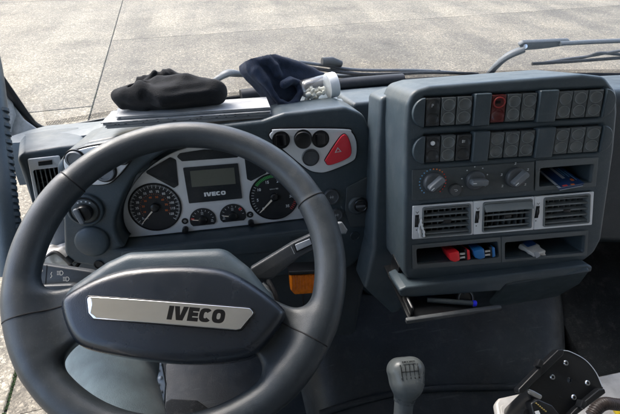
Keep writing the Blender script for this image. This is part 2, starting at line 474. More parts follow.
def merge(ms):
    bm = bmesh.new()
    for m_ in ms: bm.from_mesh(m_); bpy.data.meshes.remove(m_)
    me = bpy.data.meshes.new('m'); bm.to_mesh(me); bm.free(); return me
def text_mesh(fr, s, x, y, width=None, height=None, size=.01, h=0.0, ext=.0002, bold=0.0, rot=0.0, shear=0.0, space=1.0):
    cu = bpy.data.curves.new('t', 'FONT'); cu.body = s; cu.size = 1.0; cu.align_x = 'LEFT'; cu.offset = bold; cu.shear = shear
    cu.resolution_u = 3; cu.space_character = space
    ob = bpy.data.objects.new('t', cu); me = bpy.data.meshes.new_from_object(ob)
    bpy.data.objects.remove(ob); bpy.data.curves.remove(cu)
    n = len(me.vertices); co = np.empty(n*3); me.vertices.foreach_get('co', co); co = co.reshape(-1, 3)
    mn, mx = co.min(0), co.max(0); co -= (mn+mx)/2
    sx = width/(mx[0]-mn[0]) if width else None; sy = height/(mx[1]-mn[1]) if height else None
    if sx is None and sy is None: sx = sy = size
    sx = sx or sy; sy = sy or sx
    co[:, 0] *= sx; co[:, 1] *= sy; co[:, 2] = 0
    c, q = math.cos(rad(rot)), math.sin(rad(rot))
    X = co[:, 0]*c-co[:, 1]*q+x; Y = co[:, 0]*q+co[:, 1]*c+y
    me.vertices.foreach_set('co', fr.WA(np.stack([X, Y, np.full(n, h)], 1)).ravel()); me.update()
    if ext > 0:
        bm = bmesh.new(); bm.from_mesh(me)
        r_ = bmesh.ops.extrude_face_region(bm, geom=list(bm.faces))
        bmesh.ops.translate(bm, verts=[v for v in r_['geom'] if isinstance(v, bmesh.types.BMVert)], vec=Vector(fr.n*ext))
        bm.to_mesh(me); bm.free()
    return me
def text(name, fr, s, x, y, mt, parent, **k):
    return link(name, text_mesh(fr, s, x, y, **k), mt, parent, smooth=0)
def logo_mesh(fr, cx, cy, W, H, h0, h1, shear=0.0):
    """the heavy wide letters I V E C O, centred"""
    ws = [.085, .245, .185, .215, .225]; gap = (1-sum(ws))/4; x = -W/2; ms = []; s = W*.078; b_ = H*.27
    def P(pts): return [(cx+q[0]+shear*q[1], cy+q[1]) for q in pts]
    for ch, wd in zip('IVECO', ws):
        w_ = wd*W; x0, x1, y0, y1 = x, x+w_, -H/2, H/2; holes = []
        if ch == 'I': o = rect(x0, y0, x1, y1)
        elif ch == 'V': o = [(x0, y1), (x0+s*1.12, y1), ((x0+x1)/2, y0+b_*1.1), (x1-s*1.12, y1), (x1, y1), ((x0+x1)/2+s*.72, y0), ((x0+x1)/2-s*.72, y0)]
        elif ch == 'E':
            m = (y1-y0-3*b_)/2; o = [(x0, y0), (x1, y0), (x1, y0+b_), (x0+s, y0+b_), (x0+s, y0+b_+m), (x1-s*.15, y0+b_+m), (x1-s*.15, y0+2*b_+m), (x0+s, y0+2*b_+m), (x0+s, y1-b_), (x1, y1-b_), (x1, y1), (x0, y1)]
        else:
            def sup(rx, ry, t): return ((x0+x1)/2+rx*math.copysign(abs(math.cos(t))**.72, math.cos(t)), ry*math.copysign(abs(math.sin(t))**.72, math.sin(t)))
            R, r = (w_/2, H/2), (w_/2-s, H/2-b_)
            if ch == 'O': o = [sup(*R, 2*math.pi*k/40) for k in range(40)]; holes = [P([sup(*r, 2*math.pi*k/40) for k in range(40)])]
            else:
                T = np.linspace(rad(38), rad(322), 34); o = [sup(*R, t) for t in T]+[sup(*r, t) for t in T[::-1]]
        ms.append(plate_mesh(fr, P(o), h0, h1, 0, holes)); x = x1+gap*W
    return merge(ms)
def strip_mesh(fr, segs, wd, h, ext=.0002):
    """thin printed strokes: list of ((x0,y0),(x1,y1))"""
    V = []; Fc = []
    for (a, b) in segs:
        a = np.array(a, float); b = np.array(b, float); d = b-a; l = np.linalg.norm(d)
        if l < 1e-9: continue
        q = np.array([-d[1], d[0]])/l*wd/2; k = len(V)
        for p in (a+q, a-q, b-q, b+q): V.append((p[0], p[1], h))
        for p in (a+q, a-q, b-q, b+q): V.append((p[0], p[1], h+ext))
        Fc += [(k+4, k+5, k+6, k+7), (k, k+1, k+5, k+4), (k+1, k+2, k+6, k+5), (k+2, k+3, k+7, k+6), (k+3, k, k+4, k+7)]
    return pyd(fr.WA(V), Fc)

# ------------------------------------------------------------------ implicit surfaces (surface nets)
def surfnet(f, lo, hi, h, newton=2):
    lo = np.array(lo, float); hi = np.array(hi, float); nx, ny, nz = [int(math.ceil((hi[i]-lo[i])/h))+1 for i in range(3)]
    gx, gy, gz = [lo[i]+h*np.arange(m_) for i, m_ in enumerate((nx, ny, nz))]
    D = np.empty((nx, ny, nz), np.float32)
    Y, Z = np.meshgrid(gy, gz, indexing='ij')
    for s0 in range(0, nx, 24):
        xs = gx[s0:s0+24]
        P = np.empty((len(xs), ny, nz, 3), np.float32); P[..., 0] = xs[:, None, None]; P[..., 1] = Y; P[..., 2] = Z
        D[s0:s0+24] = f(P.reshape(-1, 3)).reshape(len(xs), ny, nz)
    ins = D < 0
    cnt = np.zeros((nx-1, ny-1, nz-1), np.int8)
    for a in (0, 1):
        for b in (0, 1):
            for c in (0, 1): cnt += ins[a:nx-1+a, b:ny-1+b, c:nz-1+c]
    act = (cnt > 0) & (cnt < 8); I = np.argwhere(act)
    idx = -np.ones(act.shape, np.int64); idx[act] = np.arange(len(I))
    S = np.zeros((len(I), 3)); C = np.zeros(len(I))
    cor = [(a, b, c) for a in (0, 1) for b in (0, 1) for c in (0, 1)]
    for i, p in enumerate(cor):
        for q in cor[i+1:]:
            if sum(abs(p[k]-q[k]) for k in range(3)) != 1: continue
            d0 = D[I[:, 0]+p[0], I[:, 1]+p[1], I[:, 2]+p[2]]; d1 = D[I[:, 0]+q[0], I[:, 1]+q[1], I[:, 2]+q[2]]
            m_ = (d0 < 0) != (d1 < 0); t = np.where(m_, d0/np.where(d0 == d1, 1, d0-d1), 0)
            S += (np.array(p)+t[:, None]*(np.array(q)-np.array(p)))*m_[:, None]; C += m_
    V = lo+(I+S/C[:, None])*h
    Q = []
    for ax in range(3):
        sl0 = [slice(None)]*3; sl1 = [slice(None)]*3; sl0[ax] = slice(0, -1); sl1[ax] = slice(1, None)
        A, B = ins[tuple(sl0)], ins[tuple(sl1)]; E = np.argwhere(A != B)
        o1, o2 = [(1, 2), (2, 0), (0, 1)][ax]
        ok = (E[:, o1] > 0) & (E[:, o2] > 0) & (E[:, o1] < [nx, ny, nz][o1]-1) & (E[:, o2] < [nx, ny, nz][o2]-1); E = E[ok]
        def g(d1, d2):
            e = E.copy(); e[:, o1] -= d1; e[:, o2] -= d2; return idx[e[:, 0], e[:, 1], e[:, 2]]
        q = np.stack([g(1, 1), g(0, 1), g(0, 0), g(1, 0)], 1)
        fl = ~A[E[:, 0], E[:, 1], E[:, 2]]; q[fl] = q[fl][:, ::-1]; Q.append(q)
    Q = np.concatenate(Q)
    for _ in range(newton):
        e = h*.25; d = f(V.astype(np.float32)).astype(float); G = np.zeros_like(V)
        for k in range(3):
            o = np.zeros(3); o[k] = e; G[:, k] = (f((V+o).astype(np.float32))-f((V-o).astype(np.float32)))/(2*e)
        V = V-np.clip(d, -h, h)[:, None]*G/np.maximum((G*G).sum(1), .2)[:, None]
    return V, Q
def np_mesh(V, Q):
    me = bpy.data.meshes.new('m'); n = len(Q)
    me.vertices.add(len(V)); me.vertices.foreach_set('co', V.ravel())
    me.loops.add(n*4); me.loops.foreach_set('vertex_index', Q.ravel().astype(np.int32))
    me.polygons.add(n); me.polygons.foreach_set('loop_start', np.arange(0, n*4, 4, dtype=np.int32))
    me.polygons.foreach_set('loop_total', np.full(n, 4, np.int32))
    me.update(calc_edges=True); me.validate(); return me
def smin(a, b, k):
    h = np.clip(.5+.5*(b-a)/k, 0, 1); return b*(1-h)+a*h-k*h*(1-h)
def smax(a, b, k): return -smin(-a, -b, k)
def s_caps(P, a, b, r0, r1=None):
    a = np.array(a, np.float32); b = np.array(b, np.float32); r1 = r0 if r1 is None else r1
    ab = b-a; t = np.clip(((P-a)@ab)/(ab@ab), 0, 1); return np.linalg.norm(P-a-t[:, None]*ab, axis=1)-(r0+(r1-r0)*t)
def s_ell(P, c, r):
    q = (P-np.array(c, np.float32))/np.array(r, np.float32); k0 = np.linalg.norm(q, axis=1)
    k1 = np.linalg.norm(q/np.array(r, np.float32), axis=1); return k0*(k0-1)/np.maximum(k1, 1e-6)
def s_poly(x, y, P):
    P = np.array(P, np.float32); n = len(P); d = np.full(len(x), 1e9, np.float32); s = np.ones(len(x), np.float32)
    for i in range(n):
        a, b = P[i], P[i-1]; ex, ey = b-a; wx, wy = x-a[0], y-a[1]
        t = np.clip((wx*ex+wy*ey)/(ex*ex+ey*ey), 0, 1); d = np.minimum(d, (wx-ex*t)**2+(wy-ey*t)**2)
        c1, c2, c3 = y >= a[1], y < b[1], ex*wy > ey*wx
        fl = (c1 & c2 & c3) | (~c1 & ~c2 & ~c3); s[fl] *= -1
    return s*np.sqrt(d)
def s_ext(P, poly, h0, h1, r):
    """extruded polygon with rounded edges, local coords"""
    d = s_poly(P[:, 0], P[:, 1], poly)+r; wz = np.abs(P[:, 2]-(h0+h1)/2)-((h1-h0)/2-r)
    return np.minimum(np.maximum(d, wz), 0)+np.sqrt(np.maximum(d, 0)**2+np.maximum(wz, 0)**2)-r
def wob(P, sc, seed, n=4):
    """cheap smooth noise in -1..1"""
    r_ = np.random.default_rng(seed); o = np.zeros(len(P), np.float32)
    for k in range(n):
        d = r_.normal(size=3); d /= np.linalg.norm(d); d2 = r_.normal(size=3); d2 /= np.linalg.norm(d2)
        o += np.sin((P@(d*sc)).astype(np.float32)+r_.uniform(0, 6)+1.3*np.sin((P@(d2*sc*.8)).astype(np.float32)+r_.uniform(0, 6)))
    return o/n

# ================================================================== SETTING
def A(x, y, z): return CAM+np.array([x, y, z], float)
HZ = Fr.__new__(Fr); HZ.o = np.array([0, 0, 0.]); HZ.ex = np.array([1., 0, 0]); HZ.ey = np.array([0, 1., 0]); HZ.n = np.array([0, 0, 1.])
CB = HZ.sub(0, 0, CAM[2])                # cab-level frame: x right, y ahead, h relative to the eye

# ground: sheet below, cast concrete slabs with real joints on top
ground = box('ground', HZ, -250, 250, -250, 250, -.40, -.018, 'joint', kind='structure', smooth=0)
Bg = onz(90, 115, -CAM[2]); Ag = onz(123, 0, -CAM[2])
gd = (Ag-Bg)[:2]; gd /= np.linalg.norm(gd); ge = np.array([gd[1], -gd[0]])
def gp(s, t): q = Bg[:2]+gd*s+ge*t; return (float(q[0]), float(q[1]))
S_CUTS = [-27.6, -19.8, -11.96, -4.14, 3.60, 11.4, 19.2, 27.0]
T_CUTS = [-27, -20, -13.2, -6.6, 0.0, 13.8, 20.8, 27.6]
gi = 0
for i in range(len(S_CUTS)-1):
    for j in range(len(T_CUTS)-1):
        g = .009
        gs = .009 if j != 4 else .002
        so = 0.0 if j >= 4 else -3.3
        P = [gp(S_CUTS[i]+so+gs, T_CUTS[j]+g), gp(S_CUTS[i+1]+so-gs, T_CUTS[j]+g), gp(S_CUTS[i+1]+so-gs, T_CUTS[j+1]-g), gp(S_CUTS[i]+so+gs, T_CUTS[j+1]-g)]
        m_ = 'concrete_b' if (i == 3 and j == 4) else ('concrete' if (i+j) % 2 else 'concrete_c')
        dz = random.uniform(-.003, .003)
        link('slab', bevel_mesh(prism_mesh([np.array([*p, -.15]) for p in P], [np.array([*p, dz]) for p in P]), .006 if j != 4 else .002, 1), m_, ground, smooth=0)
# moss growing in the long joint
V, Fc = [], []
for k in range(420):
    s = random.choice([random.uniform(-4.5, -3.2), random.uniform(-4.5, -3.2), random.uniform(-4, 5)])
    if math.sin(s*3.1)+math.sin(s*7.7+1) < .2: continue
    x, y = gp(s, random.gauss(0, .006)); r_ = random.uniform(.004, .010); k0 = len(V)
    for a in range(5): V.append((x+r_*math.cos(a*1.257), y+r_*math.sin(a*1.257), -.010))
    V.append((x, y, random.uniform(.001, .007)))
    Fc += [(k0+a, k0+(a+1) % 5, k0+5) for a in range(5)]
link('moss', pyd(V, Fc), 'moss', kind='stuff', label='green moss growing in the long paving joint', cat='moss')

# cab shell round the camera: roof lining, rear wall, right-hand side with its window, floor and bulkhead
roof = box('cab_roof', CB, -.78, 1.70, -.95, .86, .34, .39, 'liner', kind='structure')
rear = box('cab_rear_wall', CB, -.78, 1.70, -.97, -.93, -1.30, .335, 'liner_dark', kind='structure')
rs = box('cab_right_side', CB, 1.66, 1.70, -.92, 1.30, -1.20, -.26, 'liner', kind='structure')  # unseen side wall, sill raised to cut light from the right
rs2 = box('cab_right_pillar', CB, 1.66, 1.70, -.92, .10, -.255, .335, 'liner', kind='structure')  # unseen pillar, extended forward to cut light from the right
ls = box('cab_left_pillar', CB, -.78, -.74, -.92, -.30, -1.30, .335, 'liner', kind='structure')
floor = box('cab_floor', CB, -.60, 1.65, -.92, 1.33, -1.30, -1.22, 'carpet', kind='structure')
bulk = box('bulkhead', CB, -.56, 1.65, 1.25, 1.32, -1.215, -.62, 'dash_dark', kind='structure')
seat = thing('driver_seat', 'dark cloth driver seat behind the steering wheel', 'seat', A(-.10, -.42, -1.2))
link('seat_cushion', box_mesh(CB, -.36, .16, -.42, .02, -.95, -.82, .05, 4), 'seat_cloth', seat)
link('seat_back', box_mesh(CB.sub(0, -.44, -.80, rx=0), -.36, .16, -.14, -.02, 0, .62, .05, 4), 'seat_cloth', seat)
link('seat_base', box_mesh(CB, -.30, .10, -.40, 0, -1.217, -.955, .02, 2), 'seat_cloth', seat)

# ------------------------------------------------------------------ windscreen
ZB = -.49
def gy(x): return 1.331-.175*((x-.585)/1.04)**2
def gpnt(x, s, off=0.0):                 # point on the glass: s metres up the slope
    return A(x, gy(x)-.36*s-off*.93, ZB+.93*s-off*.36)
def ghit(u, v, off=0.0):
    """pixel -> point on the glass"""
    r = ray(u, v); lo, hi = .5, 3.0
    fn = lambda t: (r[1]*t) - (gy(r[0]*t) - .36*((r[2]*t-ZB)/.93) - off)
    for _ in range(50):
        mid = (lo+hi)/2
        if fn(mid) > 0: hi = mid
        else: lo = mid
    return CAM+r*lo
ws = thing('windscreen', 'wide clear windscreen above the dashboard with black rubber edge', 'windscreen', gpnt(.55, 0))
NX, NS = 48, 10
V = []; Fc = []
for off in (0.0, -.006):
    for i in range(NX+1):
        for j in range(NS+1):
            V.append(gpnt(-.54+2.14*i/NX, -.02+.86*j/NS, off))
st = (NX+1)*(NS+1)
for i in range(NX):
    for j in range(NS):
        a = i*(NS+1)+j; q = (a, a+1, a+NS+2, a+NS+1); Fc.append(q); Fc.append(tuple(st+k for k in q[::-1]))
link('glass_pane', pyd(V, Fc), 'windscreen_glass', ws, smooth=180)
# printed dots along the lower edge
V, Fc, UV = [], [], []
n_ = 400
for i in range(n_+1):
    x = -.47+1.98*i/n_
    V += [gpnt(x, .005, .001), gpnt(x, .021, .001)]
    UV += [(x/.0034, 0), (x/.0034, .016/.0034)]
Fc = [(2*i, 2*i+2, 2*i+3, 2*i+1) for i in range(n_)]
me = pyd(V, Fc); ul = me.uv_layers.new(name='UVMap')
for l in me.loops: ul.data[l.index].uv = UV[l.vertex_index]
link('frit_band', me, 'frit', ws, smooth=0)
seal_px = [(-112, -92), (-75, -35), (-40, 18), (-15, 56), (0, 78), (14, 98), (26, 115), (35, 124.5), (46, 128.5), (60, 127.3), (100, 122.5)]
sp = smooth_path([ghit(u, v, .004) for u, v in seal_px], 8)
tube('rubber_seal', sp, [.0105 if i < 60 else .009-.004*min(1, (i-60)/14) for i in range(len(sp))], 'rubber_black', ws, n=10, flat=.7)
sp = [gpnt(x, .002, .004) for x in np.linspace(-.30, 1.5, 40)]
tube('rubber_seal', sp, .006, 'rubber_black', ws, n=8)

# A-pillar trim: grey flock-covered lining left of the glass, a moulded solid
LP = Fr(ghit(20, 120, .03), tilt=25, yaw=-28)
pil = thing('windscreen_pillar', 'grey textured pillar trim at the left corner of the windscreen', 'pillar', LP.hit(20, 150))
plc = LP.LL([(-125, -108), (-60, -10), (-30, 40), (0, 84), (12, 102), (24, 119), (38, 129), (54, 131), (42, 138), (36, 146), (18, 153), (10, 160), (-2, 150), (-30, 110), (-80, 40), (-165, -85)])
plate('trim_panel', LP, fillet(plc, .012), -.06, .004, 'fabric_grey', pil, bevel=.006)
bl = LP.LL([(-30, 70), (-6, 88), (6, 94), (13, 104), (16, 116), (12, 128), (10, 142), (14, 152), (4, 158), (-20, 120)])
plate('trim_roll', LP, fillet(bl, .01), .0045, .020, 'fabric_grey', pil, bevel=.007)
tr = [LP.W(*LP.L(u, v, .012), .018) for u, v in [(10, 160), (17, 153.5), (27, 150), (35, 146), (40, 139)]]
tube('trim_gap', smooth_path(tr, 6), .0028, 'rubber_black', pil, n=8)

# grab handle with ribbed inner side, along the pillar
gh = thing('grab_handle', 'blue-grey ribbed grab handle at the far left edge', 'handle', pt(6, 250, .80))
hp = smooth_path([pt(-40, -20, .93), pt(-24, 15, .86), pt(-12, 60, .83), pt(-6, 105, .80), pt(-2, 150, .78), pt(3, 195, .76), pt(8, 235, .755), pt(12, 275, .755)], 10)
tube('grip', hp, .0205, 'dash', gh, n=20)
rb_ = smooth_path([pt(3, 100, .80), pt(7.5, 150, .78), pt(12.5, 195, .76), pt(17.5, 235, .755)], 7)
for i, p in enumerate(rb_[2:-1]):
    t_ = rb_[i+3]-rb_[i+1]; t_ /= np.linalg.norm(t_); 
    me = tube_mesh([p-t_*.0042, p-t_*.0030, p+t_*.0030, p+t_*.0042], [.0060, .0085, .0085, .0060], 10)
    link('rib', me, 'dash', gh, smooth=60)

# ================================================================== DASHBOARD
CLU = Fr(pt(213, 190, .87), tilt=12)
FAS = Fr(CLU.W(0, 0, .045), tilt=12)
dash = thing('dashboard', 'blue-grey moulded dashboard with rounded instrument binnacle and side pods', 'dashboard', FAS.hit(220, 250, -.1))
# top pad, sloping down to the glass (profile swept in x, following the glass)
V = []; Fc = []
prof = [(.852, -.45), (.860, -.385), (.872, -.364), (.905, -.366), (1.0, -.402), (1.10, -.445)]
NXX = 40
for i in range(NXX+1):
    x = -.45+2.05*i/NXX
    lw_ = .042/(1+math.exp((x+.27)*60))
    for (y, z) in prof: V.append(A(x, y+.6*lw_*max(0, min(1, (1.05-y)/.25)), z-lw_*(1-max(0, (y-.87)/.4))))
    V.append(A(x, gy(x)-.012, ZB-.004)); V.append(A(x, gy(x)-.012, ZB-.07)); V.append(A(x, .91, -.50))
m_ = len(prof)+3
for i in range(NXX):
    for k in range(m_): Fc.append((i*m_+k, i*m_+(k+1) % m_, (i+1)*m_+(k+1) % m_, (i+1)*m_+k))
Fc.append(list(range(m_))); Fc.append([NXX*m_+k for k in range(m_)][::-1])
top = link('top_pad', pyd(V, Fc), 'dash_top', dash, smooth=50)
# black defroster strip at the foot of the glass, right of the cap and jar
ds = [A(x, gy(x)-.035, ZB+.016) for x in np.linspace(.02, .52, 20)]
tube('defroster_strip', ds, .021, 'rubber_black', dash, n=12, flat=.8)
# binnacle block with the instrument opening
bo = FAS.LL([(64, 262), (62, 172), (66, 155), (84, 146), (150, 133), (262, 120.5), (284, 113), (345, 106.5), (364, 114), (371, 132), (372, 243), (352, 268), (300, 276), (180, 283)])
co_px = [(124, 222), (124, 205), (131, 188), (147, 169), (174, 152), (203, 145), (242, 147), (272, 160), (296, 184), (308, 206), (306, 215), (300, 219), (142, 236.5), (131, 234)]
co = CLU.LL(co_px)
def cl_outline(g=0.0): return grow(spl(co[10:]+co[:10], 4) if False else spl(co, 4), g)
bh = spl([FAS.L(u, v-4) if v < 200 else CLU.L(u+(-1.5 if u < 200 else 1.5), v+1.2) for u, v in co_px], 4)
plate('binnacle', FAS, fillet(bo, .03, 7), -.11, 0, 'dash', dash, bevel=.008, holes=[bh], res=4)
# hood roll along the top of the binnacle
rl = [FAS.W(*FAS.L(u, v), -.03) for u, v in [(84, 143), (150, 126), (262, 112), (345, 108)]]
# trim shelf below the cluster
sh = FAS.LL([(122, 250.5), (308, 231), (310, 243), (300, 248), (128, 264), (121, 260)])
ls0 = plate('lower_strip', FAS, fillet(sh, .004), .0005, .0042, 'dash', dash, bevel=.0014)
for (u, v) in [(140, 255.5), (296, 239)]:
    x, y = FAS.L(u, v, .004); box('clip', FAS, x-.012, x+.010, y-.008, y+.006, .0044, .0062, 'dash_dark', ls0, bevel=.0006)
hf_ = FAS.LL([(56, 166), (66, 152), (88, 142), (150, 130), (150, 170), (80, 200), (58, 200)], -.012)
plate('hood_side', FAS.sub(0, 0, -.012), fillet(hf_, .02, 6), -.17, 0, 'dash', dash, bevel=.010, res=5)
# left end block carrying the outer air vent
LB = Fr(pt(46, 190, .84), tilt=10, yaw=-20)
lo_ = LB.LL([(17, 158), (24, 152.5), (60, 146.5), (90, 143.5), (92, 262), (58, 262), (36, 215)])
lh_ = LB.LL([(30, 163), (60, 160), (75, 216), (42, 224)])
plate('left_end', LB, fillet(lo_, .012), -.16, 0, 'dash', dash, bevel=.008, holes=[fillet(lh_, .004)])
# lower fascia, knee panels, underside
kb = FAS.LL([(62, 255), (370, 246), (350, 330), (250, 345), (100, 345), (72, 320)], -.05)
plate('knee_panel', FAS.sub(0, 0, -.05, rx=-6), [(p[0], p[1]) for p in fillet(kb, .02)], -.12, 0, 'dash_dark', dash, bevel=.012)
# recessed wall between pod and centre console
vw = FAS.LL([(352, 103), (420, 97), (420, 300), (372, 300), (352, 280)], -.080)
plate('centre_wall', FAS.sub(0, 0, -.080), fillet(vw, .01), -.14, 0, 'dash', dash, bevel=.008)
# passenger side of the dashboard
PS = Fr(pt(640, 170, .88), tilt=12)
pw = PS.LL([(585, 92), (900, 76), (900, 250), (585, 245)])
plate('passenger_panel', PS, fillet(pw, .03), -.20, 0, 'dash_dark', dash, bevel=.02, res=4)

# pod faces ------------------------------------------------------------
def on(u, v, h=0.0): return FAS.L(u, v, h)
S1 = FAS.S(315, 150)
pr = FAS.LL([(270, 137), (272, 131), (279, 128.5), (343, 128.5), (351, 132), (355.5, 141), (355.5, 154), (350.5, 161), (328, 170.5), (317, 171.5), (306, 167.5), (285, 150.5)])
plate('gasket', FAS, grow(spl(pr, 5), .0022), .0005, .0030, 'seam', dash, bevel=.0005)
sp_ = plate('switch_plate', FAS, spl(pr, 5), .0005, .0065, 'silver', dash, bevel=.0016)
for (u, v, nm) in [(281, 140, 'blank'), (320.5, 139, 'blank')]:
    x, y = on(u, v, .0065); r_ = 8*S1
    ring = lathe('socket', FAS, x, y, [(r_+.0014, .0060), (r_+.001, .0080), (r_, .0080), (r_-.001, .0068)], 'black', sp_, n=32)
    link('socket_insert', plate_mesh(FAS, fillet(rect(x-r_*.62, y-r_*.72, x+r_*.62, y+r_*.72), .003), .007, .0095, .0008), 'black_gloss', ring)
x, y = on(303, 138.5, .0065); r_ = 8.2*S1
lathe('bezel_ring', FAS, x, y, [(r_+.0015, .0060), (r_+.001, .0085), (r_-.0015, .0085), (r_-.002, .007)], 'black', sp_, n=32)
kf = FAS.sub(x, y, .0, rx=-4, ry=-6)
k1 = lathe('round_knob', kf, 0, 0, [(r_*.80, .007), (r_*.86, .012), (r_*.98, .022), (r_*1.0, .026), (r_*.94, .0285), (r_*.8, .0275), (r_*.4, .027)], 'black', sp_, n=36)
x, y = on(310.5, 157.3, .0065); r_ = 8.6*S1
k2 = lathe('round_button', FAS, x, y, [(r_, .0060), (r_, .0095), (r_*.93, .0105), (r_*.90, .0088), (r_*.85, .0088), (r_*.82, .0098), (r_*.5, .0092)], 'knob', sp_, n=36)
hz = FAS.LL([(341, 135.5), (347.5, 137), (351, 150), (347.5, 157.5), (330, 164.5), (325.5, 161.5), (326, 157.5)], .0065)
plate('hazard_surround', FAS, grow(spl(hz, 5), .0010), .0060, .0074, 'seam', sp_, bevel=.0004)
hb = plate('hazard_button', FAS, spl(hz, 5), .0070, .0115, 'hazard_red', sp_, bevel=.0018)
tx, ty = on(338, 150.5, .0115)
t3 = [(tx+.0075*math.cos(rad(a)), ty+.0065*math.sin(rad(a))) for a in (95, 215, 335)]
t4 = [(tx+.0045*math.cos(rad(a)), ty+.0038*math.sin(rad(a))) for a in (95, 215, 335)]
plate('warning_triangle', FAS, t3, .0116, .0119, 'white_print', hb, holes=[t4])
# lower right pod: dark insert with a rotary knob, push buttons and a blank disc
pi_ = FAS.LL([(346, 187), (371, 174), (372, 226), (350, 226.5), (344.5, 211)])
ins = plate('pod_insert', FAS, fillet(pi_, .006), .0005, .0045, 'panel_grey', dash, bevel=.0015)
S2 = FAS.S(350, 205)
x, y = on(357, 205, .0045)
plate('knob_boss', FAS, ell(x, y, .0185, .0185), .0040, .0100, 'panel_grey', ins, bevel=.005, res=4)
x, y = on(360.5, 204.5, .010)
kf = FAS.sub(x, y, .008, rx=4, ry=-10)
kn = lathe('rotary_knob', kf, 0, 0, [(.0140, -.002), (.0140, .006), (.0132, .0085), (.0115, .0095), (.0105, .0085)], 'black', ins, n=36)
link('knob_grip', plate_mesh(kf, fillet([(-.009, -.003), (.009, -.001), (.009, .003), (-.009, .002)], .0015), .008, .013, .001), 'knob', kn)
for (u, v, r_) in [(331.5, 196.7, 7.6), (336.5, 214.5, 6.0)]:
    x, y = on(u, v, .003); r_ *= S2
    b_ = lathe('push_button', FAS, x, y, [(r_, -.001), (r_, .006), (r_*.93, .0075), (r_*.80, .0075), (r_*.75, .0060), (r_*.4, .0055)], 'knob', dash, n=32)
    link('button_mark', strip_mesh(FAS, [((x-.004, y-.0004), (x+.004, y+.0004)), ((x-.002, y-.003), (x-.002, y+.003)), ((x+.002, y-.003), (x+.002, y+.003))], .0006, .0058), 'white_print', b_, smooth=0)
x, y = on(354.8, 235.7)
lathe('blank_disc', FAS, x, y, [(.0098, -.001), (.0098, .0010), (.0090, .0018), (.0084, .0008), (.004, .0008)], 'dash_dark', dash, n=28)
# left pod: silver plate, knobs, light switch, round cap
pl = FAS.LL([(65, 164), (66, 156), (73, 151.3), (95, 145.5), (128, 143), (134, 152), (128, 164), (117, 176.5), (107, 183), (88, 183), (70, 175)])
plate('gasket', FAS, grow(spl(pl, 5), .0022), .0005, .0030, 'seam', dash, bevel=.0005)
sl = plate('switch_plate', FAS, spl(pl, 5), .0005, .0065, 'silver', dash, bevel=.0016)
for (u, v, r_) in [(75, 158.5, 7.2), (105, 171, 8.8), (122, 156, 7.0)]:
    x, y = on(u, v, .0065); r_ *= S1
    lathe('bezel_ring', FAS, x, y, [(r_*1.22, .0060), (r_*1.20, .0082), (r_*1.08, .0082), (r_*1.05, .007)], 'black', sl, n=32)
    kb_ = lathe('round_knob', FAS, x, y, [(r_, .0064), (r_, .0125), (r_*.93, .0142), (r_*.80, .0142), (r_*.75, .0125), (r_*.4, .012)], 'knob_light', sl, n=36)
x, y = on(86, 209.5)
ls_ = lathe('light_switch', FAS, x, y, [(.0305, -.004), (.0305, .004), (.0285, .0065), (.0262, .0070), (.0245, .0050)], 'dash', dash, n=44)
lathe('switch_gap', FAS, x, y, [(.0246, .0050), (.0246, .0056), (.0222, .0056)], 'seam', ls_, n=40)
lathe('switch_dial', FAS, x, y, [(.0220, .0050), (.0220, .0072), (.0205, .0082), (.015, .0082)], 'panel_grey', ls_, n=40)
kf = FAS.sub(x, y-.001, .0, rz=14)
lathe('turn_knob', kf, 0, 0, [(.0145, .0083), (.0140, .016), (.0125, .019), (.0105, .0195)], 'black', ls_, n=36)
link('turn_grip', plate_mesh(kf, fillet(rect(-.0105, -.0145, -.0022, .0145), .003), .0196, .0265, .0018), 'knob_light', ls_)
link('switch_marks', strip_mesh(FAS, [((x+.0185*math.cos(rad(a))-.0013, y+.0185*math.sin(rad(a))), (x+.0185*math.cos(rad(a))+.0013, y+.0185*math.sin(rad(a)))) for a in (115, 95, 72, 52)], .0022, .0084), 'white_print', ls_, smooth=0)
x, y = on(92.5, 241)
lathe('round_cap', FAS, x, y, [(.0300, -.004), (.0300, .0035), (.0285, .0060), (.024, .0085), (.015, .0105), (.006, .0112)], 'dash', dash, n=44)
x, y = on(98.8, 264.4)
lathe('key_ring_socket', FAS, x, y, [(.0085, -.001), (.0085, .003), (.0068, .003), (.0064, .001), (.003, .001)], 'black', dash, n=28)
# outer air vent ---------------------------------------------------------
lv = thing('side_air_vent', 'silver-framed air vent with upright black slats at the left end', 'air vent', LB.hit(50, 215, -.02))
fo = fillet(LB.LL([(27.5, 158.5), (59.5, 155), (75.5, 215.5), (40, 224)]), .003)
fi = fillet(LB.LL([(33, 169.5), (60, 166.3), (71.5, 212), (43, 219)]), .004)
plate('vent_frame', LB, fo, .0005, .0050, 'silver', lv, bevel=.0012, holes=[fi])
vt = LB.LL([(33, 169.5), (60, 166.3), (71.5, 212), (43, 219)])
plate('duct', LB, [(p[0]*1.0, p[1]) for p in fi], -.075, -.070, 'black', lv)
for k in range(6):
    f_ = (k+.5)/6
    a = np.array(vt[0])*(1-f_)+np.array(vt[1])*f_; b = np.array(vt[3])*(1-f_)+np.array(vt[2])*f_
    d_ = (b-a)/np.linalg.norm(b-a); q = np.array([-d_[1], d_[0]])*.0011
    link('slat', plate_mesh(LB, [tuple(a+q), tuple(a-q), tuple(b-q), tuple(b+q)], -.030, -.001, .0004), 'vent', lv)
for k in range(4):
    f_ = (k+.6)/4.2
    a = np.array(vt[0])*(1-f_)+np.array(vt[3])*f_; b = np.array(vt[1])*(1-f_)+np.array(vt[2])*f_
    d_ = (b-a)/np.linalg.norm(b-a); q = np.array([-d_[1], d_[0]])*.0012
    link('cross_slat', plate_mesh(LB, [tuple(a+q), tuple(a-q), tuple(b-q), tuple(b+q)], -.060, -.033, .0004), 'vent', lv)
